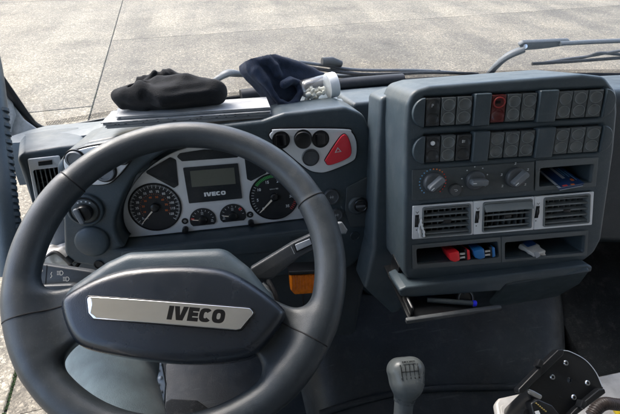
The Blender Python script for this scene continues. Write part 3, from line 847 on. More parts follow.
th = fillet(LB.LL([(38, 161), (52, 159.3), (52.5, 164), (38.5, 165.7)], .005), .001)
plate('thumb_wheel', LB, th, .004, .0085, 'black', lv, bevel=.0012)
# lower-left trim with loose cable and a crumpled rag
lt_ = LB.LL([(40, 222), (78, 214), (80, 262), (60, 268)], .004)
plate('lower_trim', LB, fillet(lt_, .008), -.10, .004, 'dash_light', dash, bevel=.005)

# ================================================================== INSTRUMENT CLUSTER
cl = thing('instrument_cluster', 'silver instrument panel with two round gauges behind the steering wheel', 'gauge panel', CLU.hit(215, 230))
fp = plate('faceplate', CLU, cl_outline(), -.010, 0, 'silver', cl, bevel=.0015)
SQ = CLU.S(155, 207); 
for P in ([(144.5, 172), (170, 157), (176, 159.5), (178.5, 185), (174, 188)],
          [(176.5, 156.5), (180, 153), (204, 149.3), (238, 150), (241, 155), (237, 157.3), (182, 161.2)],
          [(244, 154), (252, 155), (268, 166), (266, 173), (251, 181), (247, 179)]):
    plate('warning_lamp_panel', CLU, fillet(CLU.LL(P), .0035), .0003, .0016, 'lens_dark', cl, bevel=.0005)
dp = plate('display_panel', CLU, fillet(CLU.LL([(183, 167.5), (238, 163), (242.3, 198), (189, 203)]), .002), .0003, .0030, 'lens_dark', cl, bevel=.0008)
plate('display_screen', CLU, CLU.LL([(190, 170.5), (234, 167), (235.7, 183.2), (192, 186.5)]), .0031, .0034, 'screen', dp)
x, y = CLU.L(215, 193)
link('lettering', logo_mesh(CLU, x, y, .0410, .0082, .0031, .0034), 'dial_white', dp, smooth=0)
def ring_segs(cx, cy, r0, r1, angs): return [((cx+r0*math.cos(rad(a)), cy+r0*math.sin(rad(a))), (cx+r1*math.cos(rad(a)), cy+r1*math.sin(rad(a)))) for a in angs]
def gauge(nm, u, v, du, lab):
    x, y = CLU.L(u, v); xl, _ = CLU.L(u-du, v); xr, _ = CLU.L(u+du, v); r = (xr-xl)/2
    g_ = lathe(nm, CLU, x, y, [(r*1.0, .0003), (r*1.0, .0022), (r*.965, .0022), (r*.95, .0008)], 'seam', cl, n=64)
    g_['label'] = lab
    lathe('dial_face', CLU, x, y, [(r*.95, .0004), (r*.95, .0009), (r*.3, .0009)], 'dial', g_, n=64)
    return g_, x, y, r
# speedometer
g_, x, y, r = gauge('speedometer', 155.2, 207.2, 27, 'round black speedometer with white and orange figures')
A0, A1 = 228, -40
link('tick_marks', strip_mesh(CLU, ring_segs(x, y, r*.80, r*.93, np.linspace(A0, A1, 28)), .0009, .0010), 'dial_white', g_, smooth=0)
link('fine_ticks', strip_mesh(CLU, ring_segs(x, y, r*.87, r*.93, np.linspace(A0, A1, 136)), .00035, .0010), 'white_print', g_, smooth=0)
ms = []
for i, s_ in enumerate(range(5, 126, 10)):
    a = A0+(A1-A0)*(i+.5)/13
    ms.append(text_mesh(CLU, str(s_), x+r*.67*math.cos(rad(a)), y+r*.67*math.sin(rad(a)), height=r*.095, h=.0010, bold=.02))
link('numerals', merge(ms), 'dial_white', g_, smooth=0)
ms = []
for i, s_ in enumerate(range(10, 81, 10)):
    a = 200+(-22-200)*i/7
    ms.append(text_mesh(CLU, str(s_), x+r*.44*math.cos(rad(a)), y+r*.44*math.sin(rad(a)), height=r*.085, h=.0010, bold=.02))
link('inner_numerals', merge(ms), 'orange_print', g_, smooth=0)
link('inner_scale', strip_mesh(CLU, ring_segs(x, y, r*.54, r*.57, np.linspace(210, -30, 30)), .0006, .0010), 'orange_print', g_, smooth=0)
na = 226
link('pointer', prism_mesh([CLU.W(x+q[0], y+q[1], .0035) for q in [(r*.84*math.cos(rad(na))+.0003, r*.84*math.sin(rad(na))-.0003), (r*.10*math.cos(rad(na))+.0012, r*.1*math.sin(rad(na))-.0012), (r*.10*math.cos(rad(na))-.0012, r*.1*math.sin(rad(na))+.0012), (r*.84*math.cos(rad(na))-.0003, r*.84*math.sin(rad(na))+.0003)]],
     [CLU.W(x+q[0], y+q[1], .0048) for q in [(r*.84*math.cos(rad(na))+.0003, r*.84*math.sin(rad(na))-.0003), (r*.10*math.cos(rad(na))+.0012, r*.1*math.sin(rad(na))-.0012), (r*.10*math.cos(rad(na))-.0012, r*.1*math.sin(rad(na))+.0012), (r*.84*math.cos(rad(na))-.0003, r*.84*math.sin(rad(na))+.0003)]]), 'needle', g_)
lathe('pointer_hub', CLU, x, y, [(r*.17, .0010), (r*.17, .0062), (r*.13, .0075), (r*.05, .0078)], 'black', g_, n=28)
text('small_print', CLU, 'km/h', x-r*.42, y-r*.43, 'white_print', g_, height=r*.07, h=.0010)
# rev counter
g_, x, y, r = gauge('rev_counter', 274.4, 196.5, 25, 'round black rev counter with green band')
A0, A1 = 225, -42
an = np.linspace(A0, A1, 36)
link('tick_marks', strip_mesh(CLU, ring_segs(x, y, r*.82, r*.92, an[:11])+ring_segs(x, y, r*.82, r*.92, an[21:31]), .0007, .0010), 'dial_white', g_, smooth=0)
link('green_band', strip_mesh(CLU, ring_segs(x, y, r*.81, r*.93, np.linspace(an[11], an[20], 19)), .0014, .0010), 'green_print', g_, smooth=0)
link('red_band', strip_mesh(CLU, ring_segs(x, y, r*.81, r*.93, np.linspace(an[30], an[35], 8)), .0012, .0010), 'red_print', g_, smooth=0)
ms = []
for i, s_ in enumerate(range(0, 36, 5)):
    a = A0+(A1-A0)*i/7
    ms.append(text_mesh(CLU, str(s_), x+r*.68*math.cos(rad(a)), y+r*.68*math.sin(rad(a)), height=r*.12, h=.0010, bold=.02))
link('numerals', merge(ms), 'dial_white', g_, smooth=0)
text('small_print', CLU, 'rpm x 100', x, y+r*.33, 'dial_white', g_, height=r*.075, h=.0010)
na = 224; cs, sn = math.cos(rad(na)), math.sin(rad(na))
nd = [(r*.86*cs+.0005, r*.86*sn-.0005), (r*.05*cs+.0014, r*.05*sn-.0014), (r*.05*cs-.0014, r*.05*sn+.0014), (r*.86*cs-.0005, r*.86*sn+.0005)]
link('pointer', prism_mesh([CLU.W(x+q[0], y+q[1], .0035) for q in nd], [CLU.W(x+q[0], y+q[1], .0048) for q in nd]), 'needle', g_)
lathe('pointer_hub', CLU, x, y, [(r*.16, .0010), (r*.16, .0062), (r*.12, .0075), (r*.05, .0078)], 'black', g_, n=28)
# small gauges
def small(nm, u, v, lab, red_a, lo_):
    x, y = CLU.L(u, v); r = 13.2*CLU.S(u, v)
    P = [(x+r*math.cos(rad(a)), y+r*.98*math.sin(rad(a))) for a in np.linspace(-16, 196, 30)]
    g_ = plate(nm, CLU, fillet(P+[(x-r*.80, y-r*.46), (x+r*.80, y-r*.46)], .001), .0003, .0022, 'dial', cl, bevel=.0004); g_['label'] = lab
    link('tick_marks', strip_mesh(CLU, ring_segs(x, y, r*.72, r*.86, np.linspace(170, 10, 9)), .0006, .0023), 'dial_white', g_, smooth=0)
    link('red_mark', strip_mesh(CLU, ring_segs(x, y, r*.66, r*.9, red_a), .0016, .0023), 'red_print', g_, smooth=0)
    lathe('pointer_hub', CLU, x, y-r*.02, [(r*.33, .0023), (r*.33, .0050), (r*.26, .0058), (r*.1, .0060)], 'black', g_, n=24)
    link('pointer', strip_mesh(CLU, [((x-r*.33, y+r*.02), (x-r*.78, y+r*.10))], .0016, .0030, .0009), 'needle', g_, smooth=0)
    link('printed_marks', strip_mesh(CLU, [((x-r*.09, y+r*.50), (x+r*.09, y+r*.50)), ((x-r*.09, y+r*.62), (x+r*.09, y+r*.62)), ((x+lo_*r*.6, y-r*.18), (x+lo_*r*.8, y-r*.18)), ((x+lo_*r*.62, y-r*.06), (x+lo_*r*.76, y-r*.06))], .0011, .0023), 'white_print', g_, smooth=0)
small('fuel_gauge', 203, 219.5, 'left small half-round gauge', (166, 172), 1)
small('temperature_gauge', 233, 215.5, 'right small half-round gauge', (38, 44), -1)
for (u, v, t_) in [(185, 221, 'O'), (250, 214.5, 'C')]:
    x, y = CLU.L(u, v); s_ = CLU.S(u, v)
    k_ = lathe('symbol_disc', CLU, x, y, [(3.4*s_, .0002), (3.4*s_, .0010), (2.7*s_, .0010), (2.6*s_, .0006)], 'black', cl, n=22)
    text('symbol', CLU, t_, x, y, 'dial_white', k_, height=2.4*s_, h=.0008)
for (u, v) in [(185.5, 228.8), (251, 222)]:
    x, y = CLU.L(u, v); s_ = CLU.S(u, v)
    lathe('reset_knob', CLU, x, y, [(3.2*s_, 0.0002), (3.0*s_, .012), (2.4*s_, .0135), (1.2*s_, .0138)], 'black', cl, n=20)

# ================================================================== STEERING WHEEL
WH = Fr(pt(180, 267, .6165), tilt=56, yaw=4.5, roll=-8.2)
RR, = (.2068,)
wheel = thing('steering_wheel', 'dark grey two-spoke steering wheel with chrome badge', 'steering wheel', WH.o)
SA = [math.pi/2+rad(119), math.pi/2-rad(119)]
def rim_a(an):                              # grip is thicker below the two seams
    d_ = np.abs(((an-math.pi/2)+math.pi) % (2*math.pi)-math.pi)
    return .0200+.0020*(1/(1+np.exp(-(d_-rad(57))*90)))
pad_px = [(56, 302), (64, 292), (108, 271), (150, 265), (212, 265), (240, 275), (284, 307), (285, 316), (262, 346), (245, 359), (176, 364), (90, 351), (68, 339)]
def f_wheel(P):
    x, y, z = P[:, 0], P[:, 1], P[:, 2]
    rho = np.hypot(x, y); an = np.arctan2(y, x)
    d = np.hypot(rho-RR, z*1.04)-rim_a(an)
    for a in SA:
        c, s = math.cos(a), math.sin(a); u_ = x*c+y*s; v_ = -x*s+y*c
        hw = .032+.020*np.clip((u_-.10)/.10, 0, 1)**2          # spoke widens into the rim
        q = np.stack([np.maximum(np.abs(u_-.135)-.062, 0), np.maximum(np.abs(v_)-(hw-.008), 0), np.maximum(np.abs(z+.012-.06*np.clip(.17-u_, 0, .1)*0)-.006, 0)], 1)
        sd_ = np.linalg.norm(q, axis=1)-.008
        d = smin(d, sd_, .030)
    return d
Vw, Qw = surfnet(f_wheel, (-.24, -.24, -.045), (.24, .24, .045), .0032)
link('rim', np_mesh(WH.WA(Vw), Qw), 'leather_smooth', wheel, smooth=180)
def wsurf(x, y, off=0.0):
    zs = np.linspace(.04, -.04, 161); P = np.stack([np.full(161, x), np.full(161, y), zs], 1)
    d = f_wheel(P); k = np.argmax(d < 0)
    return None if not (d < 0).any() else WH.W(x, y, zs[k]+off)
for a in (math.pi/2+rad(114), math.pi/2-rad(114)):   # seams along the spokes
    pts = [wsurf(r_*math.cos(a), r_*math.sin(a)) for r_ in np.linspace(.11, RR+.0185, 30)]
    pts = [p for p in pts if p is not None]
    tube('seam', pts, .0011, 'seam', wheel, n=6, up=tuple(WH.n))
for sgn in (1, -1):                         # seams round the grip
    an = math.pi/2+sgn*rad(57); c = np.array([math.cos(an), math.sin(an)])*RR; u_ = np.array([math.cos(an), math.sin(an)])
    ar = .0213
    pts = [WH.W(c[0]+u_[0]*ar*math.cos(q), c[1]+u_[1]*ar*math.cos(q), ar*math.sin(q)/1.04) for q in np.linspace(0, 2*math.pi, 36)]
    tube('seam', pts, .0010, 'seam', wheel, n=6, up=tuple(WH.n))
pad_l = WH.LL(pad_px, .030)
pp = chaikin(grow(pad_l, .002), 3)
pb = fillet(WH.LL([(62, 303), (70, 288), (108, 262), (130, 252), (225, 248), (250, 268), (283, 309), (262, 340), (240, 355), (176, 359), (92, 346), (74, 336)], .0), .03, 6)
pcx, pcy = np.mean([p[0] for p in pad_l]), np.mean([p[1] for p in pad_l])
def f_pad(P):
    Q = P.copy(); e_ = ((P[:, 0]-pcx)/.16)**2*.010+((P[:, 1]-pcy)/.075)**2*.006
    Q[:, 2] = P[:, 2]+e_                    # gently crowned front
    return s_ext(Q, pp, -.030, .036, .014)
def f_padback(P): return s_ext(P, pb, -.060, .014, .018)
mnx, mxx = min(p[0] for p in pb+pp)-.02, max(p[0] for p in pb+pp)+.02; mny, mxy = min(p[1] for p in pb+pp)-.02, max(p[1] for p in pb+pp)+.02
Vp, Qp = surfnet(f_pad, (mnx, mny, -.075), (mxx, mxy, .045), .0030)
hub = link('hub_pad', np_mesh(WH.WA(Vp), Qp), 'pad', wheel, smooth=180)
Vp, Qp = surfnet(f_padback, (mnx, mny, -.075), (mxx, mxy, .045), .0034)
link('pad_back', np_mesh(WH.WA(Vp), Qp), 'dash', wheel, smooth=180)
# badge
bp_ = WH.LL([(86, 296), (250, 308), (254, 312.5), (240.5, 329), (236, 330), (93, 318.5), (88, 313)], .036)
def padz(x, y):
    zs = np.linspace(.045, 0, 91); P = np.stack([np.full(91, x), np.full(91, y), zs], 1); d = f_pad(P.astype(np.float32)); return float(zs[np.argmax(d < 0)])
bz = padz(*WH.L(168, 312, .036))
bc = np.mean(np.array(bp_), 0); rim_b = [tuple(bc+(np.array(p)-bc)*np.array([1.025, 1.10])) for p in bp_]
def bend(o_, base):                         # lay flat trim on the crowned pad
    me = o_.data; c = LOC[o_]
    for v in me.vertices:
        w_ = np.array(v.co)+c-WH.o; x, y = float(w_@WH.ex), float(w_@WH.ey)
        dz = -(((x-pcx)/.16)**2*.010+((y-pcy)/.075)**2*.006)
        v.co = Vector(np.array(v.co)+WH.n*dz)
    me.update()
def dense_plate(fr, P, h0, h1, bev):
    """plate with a regular interior grid so that it can be bent"""
    me = plate_mesh(fr, P, h0, h1, bev); bm = bmesh.new(); bm.from_mesh(me)
    for k in range(1, 24):
        x = min(p[0] for p in P)+(max(p[0] for p in P)-min(p[0] for p in P))*k/24
        bmesh.ops.bisect_plane(bm, geom=bm.verts[:]+bm.edges[:]+bm.faces[:], plane_co=Vector(fr.W(x, 0, 0)), plane_no=Vector(fr.ex))
    bm.to_mesh(me); bm.free(); return me
br = link('badge_rim', dense_plate(WH, fillet(rim_b, .004), .0352, .0378, .0008), 'black_gloss', wheel); bend(br, 0)
bd = link('badge', dense_plate(WH, fillet(bp_, .0035), .0360, .0388, .0010), 'chrome', wheel); bend(bd, 0)
lx, ly = WH.L(196.5, 314.5, .039)
lt = link('lettering', logo_mesh(WH, lx, ly, .0700, .0168, .0386, .0397, .05), 'black_gloss', bd, smooth=0); bend(lt, 0)
# column behind the wheel
colm = thing('steering_column', 'dark steering column behind the wheel with two control stalks', 'steering column', WH.W(0, -.01, -.20))
link('column_shroud', bevel_mesh(prism_mesh([WH.W(x, y, -.062) for x, y in rect(-.065, -.065, .065, .030)], [WH.W(x, y, -.24) for x, y in rect(-.055, -.06, .055, .030)]), .016, 3), 'dash_dark', colm)
# left stalks: flat levers with printed light symbols
ST = Fr(pt(60, 273, .69), tilt=30, roll=-7)
a_ = ST.LL([(18, 258), (35, 262.5), (90, 270.5), (110, 276), (100, 286), (74, 282.5), (34, 285), (18, 282)])
ls1 = plate('control_stalk', ST, fillet(a_, .004), -.012, .004, 'knob', colm, bevel=.003); ls1['label'] = 'flat lever with headlamp symbols'
a2 = ST.LL([(18, 286), (72, 284), (90, 290), (60, 300), (20, 304)], -.022)
ls2 = plate('control_stalk', ST, fillet(a2, .004), -.034, -.018, 'knob', colm, bevel=.003); ls2['label'] = 'lower flat lever'
def sy(pts, h=.0042): return [tuple(ST.L(*a, h)) for a in pts]
segs = []
for (u, v) in [(39.5, 270.5), (60, 273), (66, 279)]:
    P = sy([(u, v-2), (u+2, v-2), (u+3.3, v), (u+2, v+2), (u, v+2)]); segs += list(zip(P, P[1:]+P[:1]))
    for dv in (-1.6, 0, 1.6): segs.append(tuple(sy([(u-3, v+dv), (u-.8, v+dv)])))
P = sy([(52, 272), (50.8, 274), (52, 276), (50.5, 278)]); segs += list(zip(P, P[1:]))
segs.append(tuple(sy([(35, 275), (40, 276.5)])))
link('light_symbols', strip_mesh(ST, segs, .0009, .0042), 'needle', ls1, smooth=0)
P = sy([(47, 265), (45.5, 284)]); link('stalk_groove', strip_mesh(ST, list(zip(P, P[1:])), .0011, .0042), 'seam', ls1, smooth=0)
P = sy([(38, 288.5), (45, 289)], -.0178); link('light_symbols', strip_mesh(ST, list(zip(P, P[1:])), .0015, -.0178), 'needle', ls2, smooth=0)
# right stalk with a pale push button
RS = Fr(pt(300, 250, .70), tilt=35, roll=27)
a_ = RS.LL([(254, 280), (250, 268), (293, 242), (320, 230), (338, 222), (345, 226), (343, 233), (326, 244), (300, 257), (272, 279)])
rs_ = plate('control_stalk', RS, fillet(a_, .005), -.020, .003, 'knob', colm, bevel=.004); rs_['label'] = 'long lever with pale push button'
plate('button_surround', RS, RS.LL([(293, 243.8), (310.5, 237), (313, 244.5), (296, 252.5)]), .0031, .0040, 'seam', rs_)
plate('push_button', RS, fillet(RS.LL([(295, 244.6), (309.7, 238.6), (311.8, 244.2), (297.2, 251)], .006), .001), .0035, .0075, 'silver_plain', rs_, bevel=.0010)
for P in ([(291, 246.5), (294.5, 254)], [(312.5, 236), (315.5, 243)]):
    Q_ = RS.LL(P, .004); link('stalk_line', strip_mesh(RS, [tuple(Q_)], .0009, .0031), 'white_print', rs_, smooth=0)
e_ = RS.LL([(336, 223), (342, 221.5), (348, 230), (346, 234), (341, 234.5)], .004)
plate('stalk_tip', RS, fillet(e_, .003), -.014, .0045, 'knob_light', rs_, bevel=.003)
# metal bracket and cable at the column side
tube('bracket', smooth_path([pt(262, 284, .80), pt(272, 292, .80), pt(277, 304, .82), pt(282, 318, .84)], 6), .005, 'steel', colm, n=8)
tube('cable', smooth_path([pt(268, 280, .80), pt(277, 300, .79), pt(275, 320, .82), pt(282, 335, .86)], 6), .004, 'loom', colm, n=8)
# amber lamp hung below the dashboard
AM = Fr(pt(304, 283, .85), tilt=14, yaw=0, roll=0)
am = thing('amber_lamp', 'orange plastic lamp lens hanging below the dashboard', 'lamp', AM.hit(304, 292))
ao = AM.LL([(289.5, 272.5), (319, 271), (319, 287), (314.5, 291), (294, 292.5), (290, 288)])
plate('lens', AM, fillet(ao, .006), -.020, .010, 'amber', am, bevel=.004)
for k in range(9):
    u = 292+k*3.2; P = AM.LL([(u, 277), (u+.4, 289)], .0105); link('lens_rib', tube_mesh([AM.hit(u, 275, .0098), AM.hit(u+.4, 289, .0098)], .0016, 8), 'amber', am, smooth=0)
plate('lamp_base', AM, fillet(AM.LL([(288, 268.5), (320, 267), (320.3, 270.6), (288.3, 272.2)]), .001), -.024, .013, 'black', am, bevel=.002)
tube('lamp_wire', [AM.hit(303, 290, -.005), AM.hit(303, 300, -.012), AM.hit(305, 312, -.02)], .0022, 'loom', am, n=8)

# ================================================================== CENTRE CONSOLE
CON = Fr(pt(500, 190, .72), tilt=15, yaw=2.5)
C_ = CON.L
con = thing('centre_console', 'blue-grey centre console with switch rows, heater knobs, vents and open pockets', 'console', CON.hit(500, 275, -.1))
oc = CON.LL([(405, 130), (407, 104), (413, 91), (430, 86), (584, 74), (606, 76.5), (617.5, 91), (618.5, 112), (615, 150), (602, 240), (595, 253), (584, 262), (420, 283), (404, 278)])
def rowbox(tl, tr, bl, br):
    q = [C_(*tl), C_(*tr), C_(*bl), C_(*br)]
    return (min(q[0][0], q[2][0])*.5+max(q[0][0], q[2][0])*.5, (q[1][0]+q[3][0])/2, (q[2][1]+q[3][1])/2, (q[0][1]+q[1][1])/2)   # x0,x1,y0,y1
ROWS = []
for (tl, tr, bl, br, us) in [((424, 99), (601, 88.5), (424, 127.5), (601, 114.5), [424, 439.5, 455, 471, 489, 504.5, 519.5, 535, 555, 570.3, 585.5, 601]),
                             ((424, 137), (599, 125), (424, 163.5), (599, 149.5), [424, 439.3, 454.5, 470, 487.5, 502.7, 518, 533, 552, 567.5, 583, 598.5])]:
    x0, x1, y0, y1 = rowbox(tl, tr, bl, br)
    xs = []
    for u in us:
        f_ = (u-us[0])/(us[-1]-us[0]); v = (tl[1]+bl[1])/2*(1-f_)+(tr[1]+br[1])/2*f_
        xs.append(C_(u, v)[0])
    ROWS.append((xs, y0, y1))
hl = lambda P, r_=.003: fillet(CON.LL(P), r_)
H_cub = hl([(539, 167.8), (593, 163.5), (590.8, 182), (538, 186.3)])
H_p1 = hl([(415.8, 248.2), (496.6, 240.8), (498, 256.4), (416.5, 263.8)])
H_p2 = hl([(504, 241.8), (584.4, 234.4), (583, 252), (504, 258.8)])
H_v = [hl([(421.8, 206.3), (469.6, 202.7), (470, 233), (421, 236.8)], .003), hl([(482, 201.6), (531, 198), (530, 227), (481, 231.5)], .003), hl([(542.4, 197), (588.7, 192.8), (587.6, 222), (541.6, 226)], .003)]
bands = []
for (xs, y0, y1) in ROWS:
    ym = (y0+y1)/2; hh = (y1-y0)/2+.0010
    bands.append(fillet(rect(xs[0]-.0008, ym-hh, xs[-1]+.0008, ym+hh), .002))
plate('housing', CON, fillet(oc, .022, 7), -.13, 0, 'console', con, bevel=.007, holes=[H_cub, H_p1, H_p2]+H_v+bands, res=5)
# inner frame face, a shade greyer, round heater panel and vents
plate('housing_core', CON, fillet(CON.LL([(424, 95), (600, 84), (585, 245), (424, 268)]), .01), -.125, -.075, 'pocket', con)
for (xs, y0, y1) in ROWS:                                   # switch rows
    ym = (y0+y1)/2; hh = (y1-y0)/2
    plate('row_backing', CON, rect(xs[0]-.0007, y0-.0009, xs[-1]+.0007, y1+.0009), -.020, -.006, 'seam', con)
    for sgn, xe in ((-1, xs[0]-.0012), (1, xs[-1]+.0012)):  # half-round end caps
        P = [(xe+sgn*.0185*math.cos(rad(t)), ym+(hh+.001)*math.sin(rad(t))) for t in np.linspace(-90, 90, 20)]
        plate('end_cap', CON, P if sgn > 0 else P[::-1], .0005, .0078, 'console', con, bevel=.0022, res=4)
    for a, b in ((3, 4), (7, 8)):                           # raised blanking blocks between groups
        plate('blanking_block', CON, fillet(rect(xs[a]+.0012, y0-.0035, xs[b]-.0012, y1+.0035), .002), -.010, .0085, 'console', con, bevel=.0022)
def switch(x0, x1, y0, y1, kind):
    body = {'black': 'switch_black', 'red': 'switch_red'}.get(kind[0], 'switch'); pad_ = {'black': 'switch_black', 'red': 'switch_red'}.get(kind[0], 'switch_pad')
    g = .0009
    cx_ = (x0+x1)/2; hh = y1-y0; rx = (x1-x0)*.385; ry = hh*.200
    sw = plate('rocker_switch', CON, fillet(rect(x0+g, y0, x1-g, y1), .0018), -.006, .0045, body, con, bevel=.0014, holes=[ell(cx_, y1-hh*f_, rx*1.03, ry*1.03, 24) for f_ in (.27, .73)])
    for i, cy_ in enumerate((y1-hh*.27, y1-hh*.73)):
        ringm = 'switch_red_ring' if kind[0] == 'red' and i == 0 else pad_
        lathe('finger_pad', CON, cx_, cy_, [(1.06, -.004), (1.06, .0034), (.98, .0036), (.90, .0030), (.70, .0020), (.4, .0014), (.15, .0012)], pad_, sw, n=28, sx=rx, sy=ry)
        if kind[0] == 'g':
            link('pad_rim', tube_mesh([CON.W(cx_+rx*math.cos(q), cy_+ry*math.sin(q), .0047) for q in np.linspace(0, 2*math.pi, 29)], .00050, 6, up=tuple(CON.n)), 'switch_rim', sw, smooth=180)
        if ringm != pad_:
            link('lit_ring', tube_mesh([CON.W(cx_+rx*.9*math.cos(q), cy_+ry*.9*math.sin(q), .0056) for q in np.linspace(0, 2*math.pi, 29)], .0011, 8, up=tuple(CON.n)), ringm, sw, smooth=180)
    return sw, cx_, y1-hh*.27
KIND = [[('black', 'P'), ('g',), ('g',), ('red',), ('g',), ('g',), ('g',), ('g',), ('g',)],
        [('black', 'dot'), ('g',), ('black', 'sq'), ('g',), ('g',), ('g',), ('g',), ('g',), ('g',)]]
for ri, (xs, y0, y1) in enumerate(ROWS):
    k = 0
    for a in (0, 1, 2, 4, 5, 6, 8, 9, 10):
        kd = KIND[ri][k]; k += 1
        sw, cx_, cy_ = switch(xs[a], xs[a+1], y0, y1, kd)
        if kd[0] == 'black':
            sw['label'] = {'P': 'black switch marked P', 'dot': 'black switch with white dot', 'sq': 'black switch with pale square symbol'}[kd[1]]
            if kd[1] == 'P': text('symbol', CON, 'P', cx_, cy_, 'white_print', sw, height=.0048, h=.0022)
            if kd[1] == 'dot': lathe('symbol', CON, cx_, cy_, [(.0033, .0014), (.0033, .0036), (.0015, .0040)], 'dial_white', sw, n=18)
            if kd[1] == 'sq': link('symbol', strip_mesh(CON, [((cx_-.0025, cy_-.001), (cx_+.0025, cy_-.001)), ((cx_-.0025, cy_+.001), (cx_+.0025, cy_+.001)), ((cx_-.0012, cy_-.0025), (cx_-.0012, cy_+.0025))], .0009, .0024), 'white_print', sw, smooth=0)
        if kd[0] == 'red':
            sw['label'] = 'dark red switch with bright red ring'
            link('symbol', strip_mesh(CON, [((cx_-.0035, cy_), (cx_+.0035, cy_))], .0040, .0024), 'seam', sw, smooth=0)
# heater control panel
hp_ = plate('heater_panel', CON, fillet(CON.LL([(411.5, 169.7), (533.5, 161), (532.5, 190.2), (411.5, 200.5)]), .002), .0005, .0030, 'panel_grey', con, bevel=.0008)
def heater_knob(u, v, r_, ang):
    x, y = C_(u, v, .003); kf = CON.sub(x, y, .003, rz=ang)
    kn = lathe('heater_knob', kf, 0, 0, [(r_*1.0, 0), (r_*1.0, .004), (r_*.94, .0065), (r_*.80, .0078), (r_*.5, .0080)], 'knob', con, n=40)
    link('knob_grip', plate_mesh(kf, fillet([(-r_*.80, -r_*.30), (r_*.92, -r_*.34), (r_*.92, r_*.34), (-r_*.80, r_*.30)], r_*.25), .006, .0185, .0022), 'knob_light', kn)
    link('knob_pointer', strip_mesh(kf, [((-r_*.72, 0), (-r_*.35, 0))], .0012, .0186), 'dial_white', kn, smooth=0)
    return kn, x, y, r_
SK = CON.S(470, 180)
k1, x, y, r_ = heater_knob(432.7, 182, 9.6*SK, 40)
for i, a in enumerate(np.linspace(232, -52, 21)):
    m_ = 'blue_print' if i < 10 else ('orange_print' if i < 14 else 'red_print')
    lathe('scale_dot', CON, x+r_*1.33*math.cos(rad(a)), y+r_*1.30*math.sin(rad(a)), [(.0011, .0030), (.0011, .0034), (.0004, .0035)], m_, k1, n=10)
k2, x, y, r_ = heater_knob(474.6, 180, 9.4*SK, -2)
link('fan_marks', strip_mesh(CON, [((x+r_*1.38*math.cos(rad(a))-.001, y+r_*1.38*math.sin(rad(a))), (x+r_*1.38*math.cos(rad(a))+.001, y+r_*1.38*math.sin(rad(a)))) for a in (205, 170, 130, 95, 58, 20, -12, -30)], .0016, .0031), 'white_print', k2, smooth=0)
k3, x, y, r_ = heater_knob(515, 177, 9.8*SK, 42)
sg = []
for a in (95, 30, 165, -35, 215):
    cx_, cy_ = x+r_*1.45*math.cos(rad(a)), y+r_*1.4*math.sin(rad(a)); sg += [((cx_-.0016, cy_+.001), (cx_+.001, cy_+.001)), ((cx_+.001, cy_+.001), (cx_-.0004, cy_-.0016)), ((cx_-.0018, cy_-.0018), (cx_+.0012, cy_-.0018))]
link('air_marks', strip_mesh(CON, sg, .0007, .0031), 'white_print', k3, smooth=0)
x, y = C_(454.7, 189.4, .003); r_ = 5.8*SK
bt = lathe('round_button', CON, x, y, [(r_, .003), (r_, .0062), (r_*.92, .0072), (r_*.5, .0070)], 'knob', con, n=32)
sg = [((x-.003, y+.001), (x+.0015, y+.001)), ((x+.0015, y+.001), (x+.003, y-.0003)), ((x+.003, y-.0003), (x+.0015, y-.0016)), ((x+.0015, y-.0016), (x-.001, y-.0016))]
link('button_symbol', strip_mesh(CON, sg, .0007, .0073), 'white_print', bt, smooth=0)
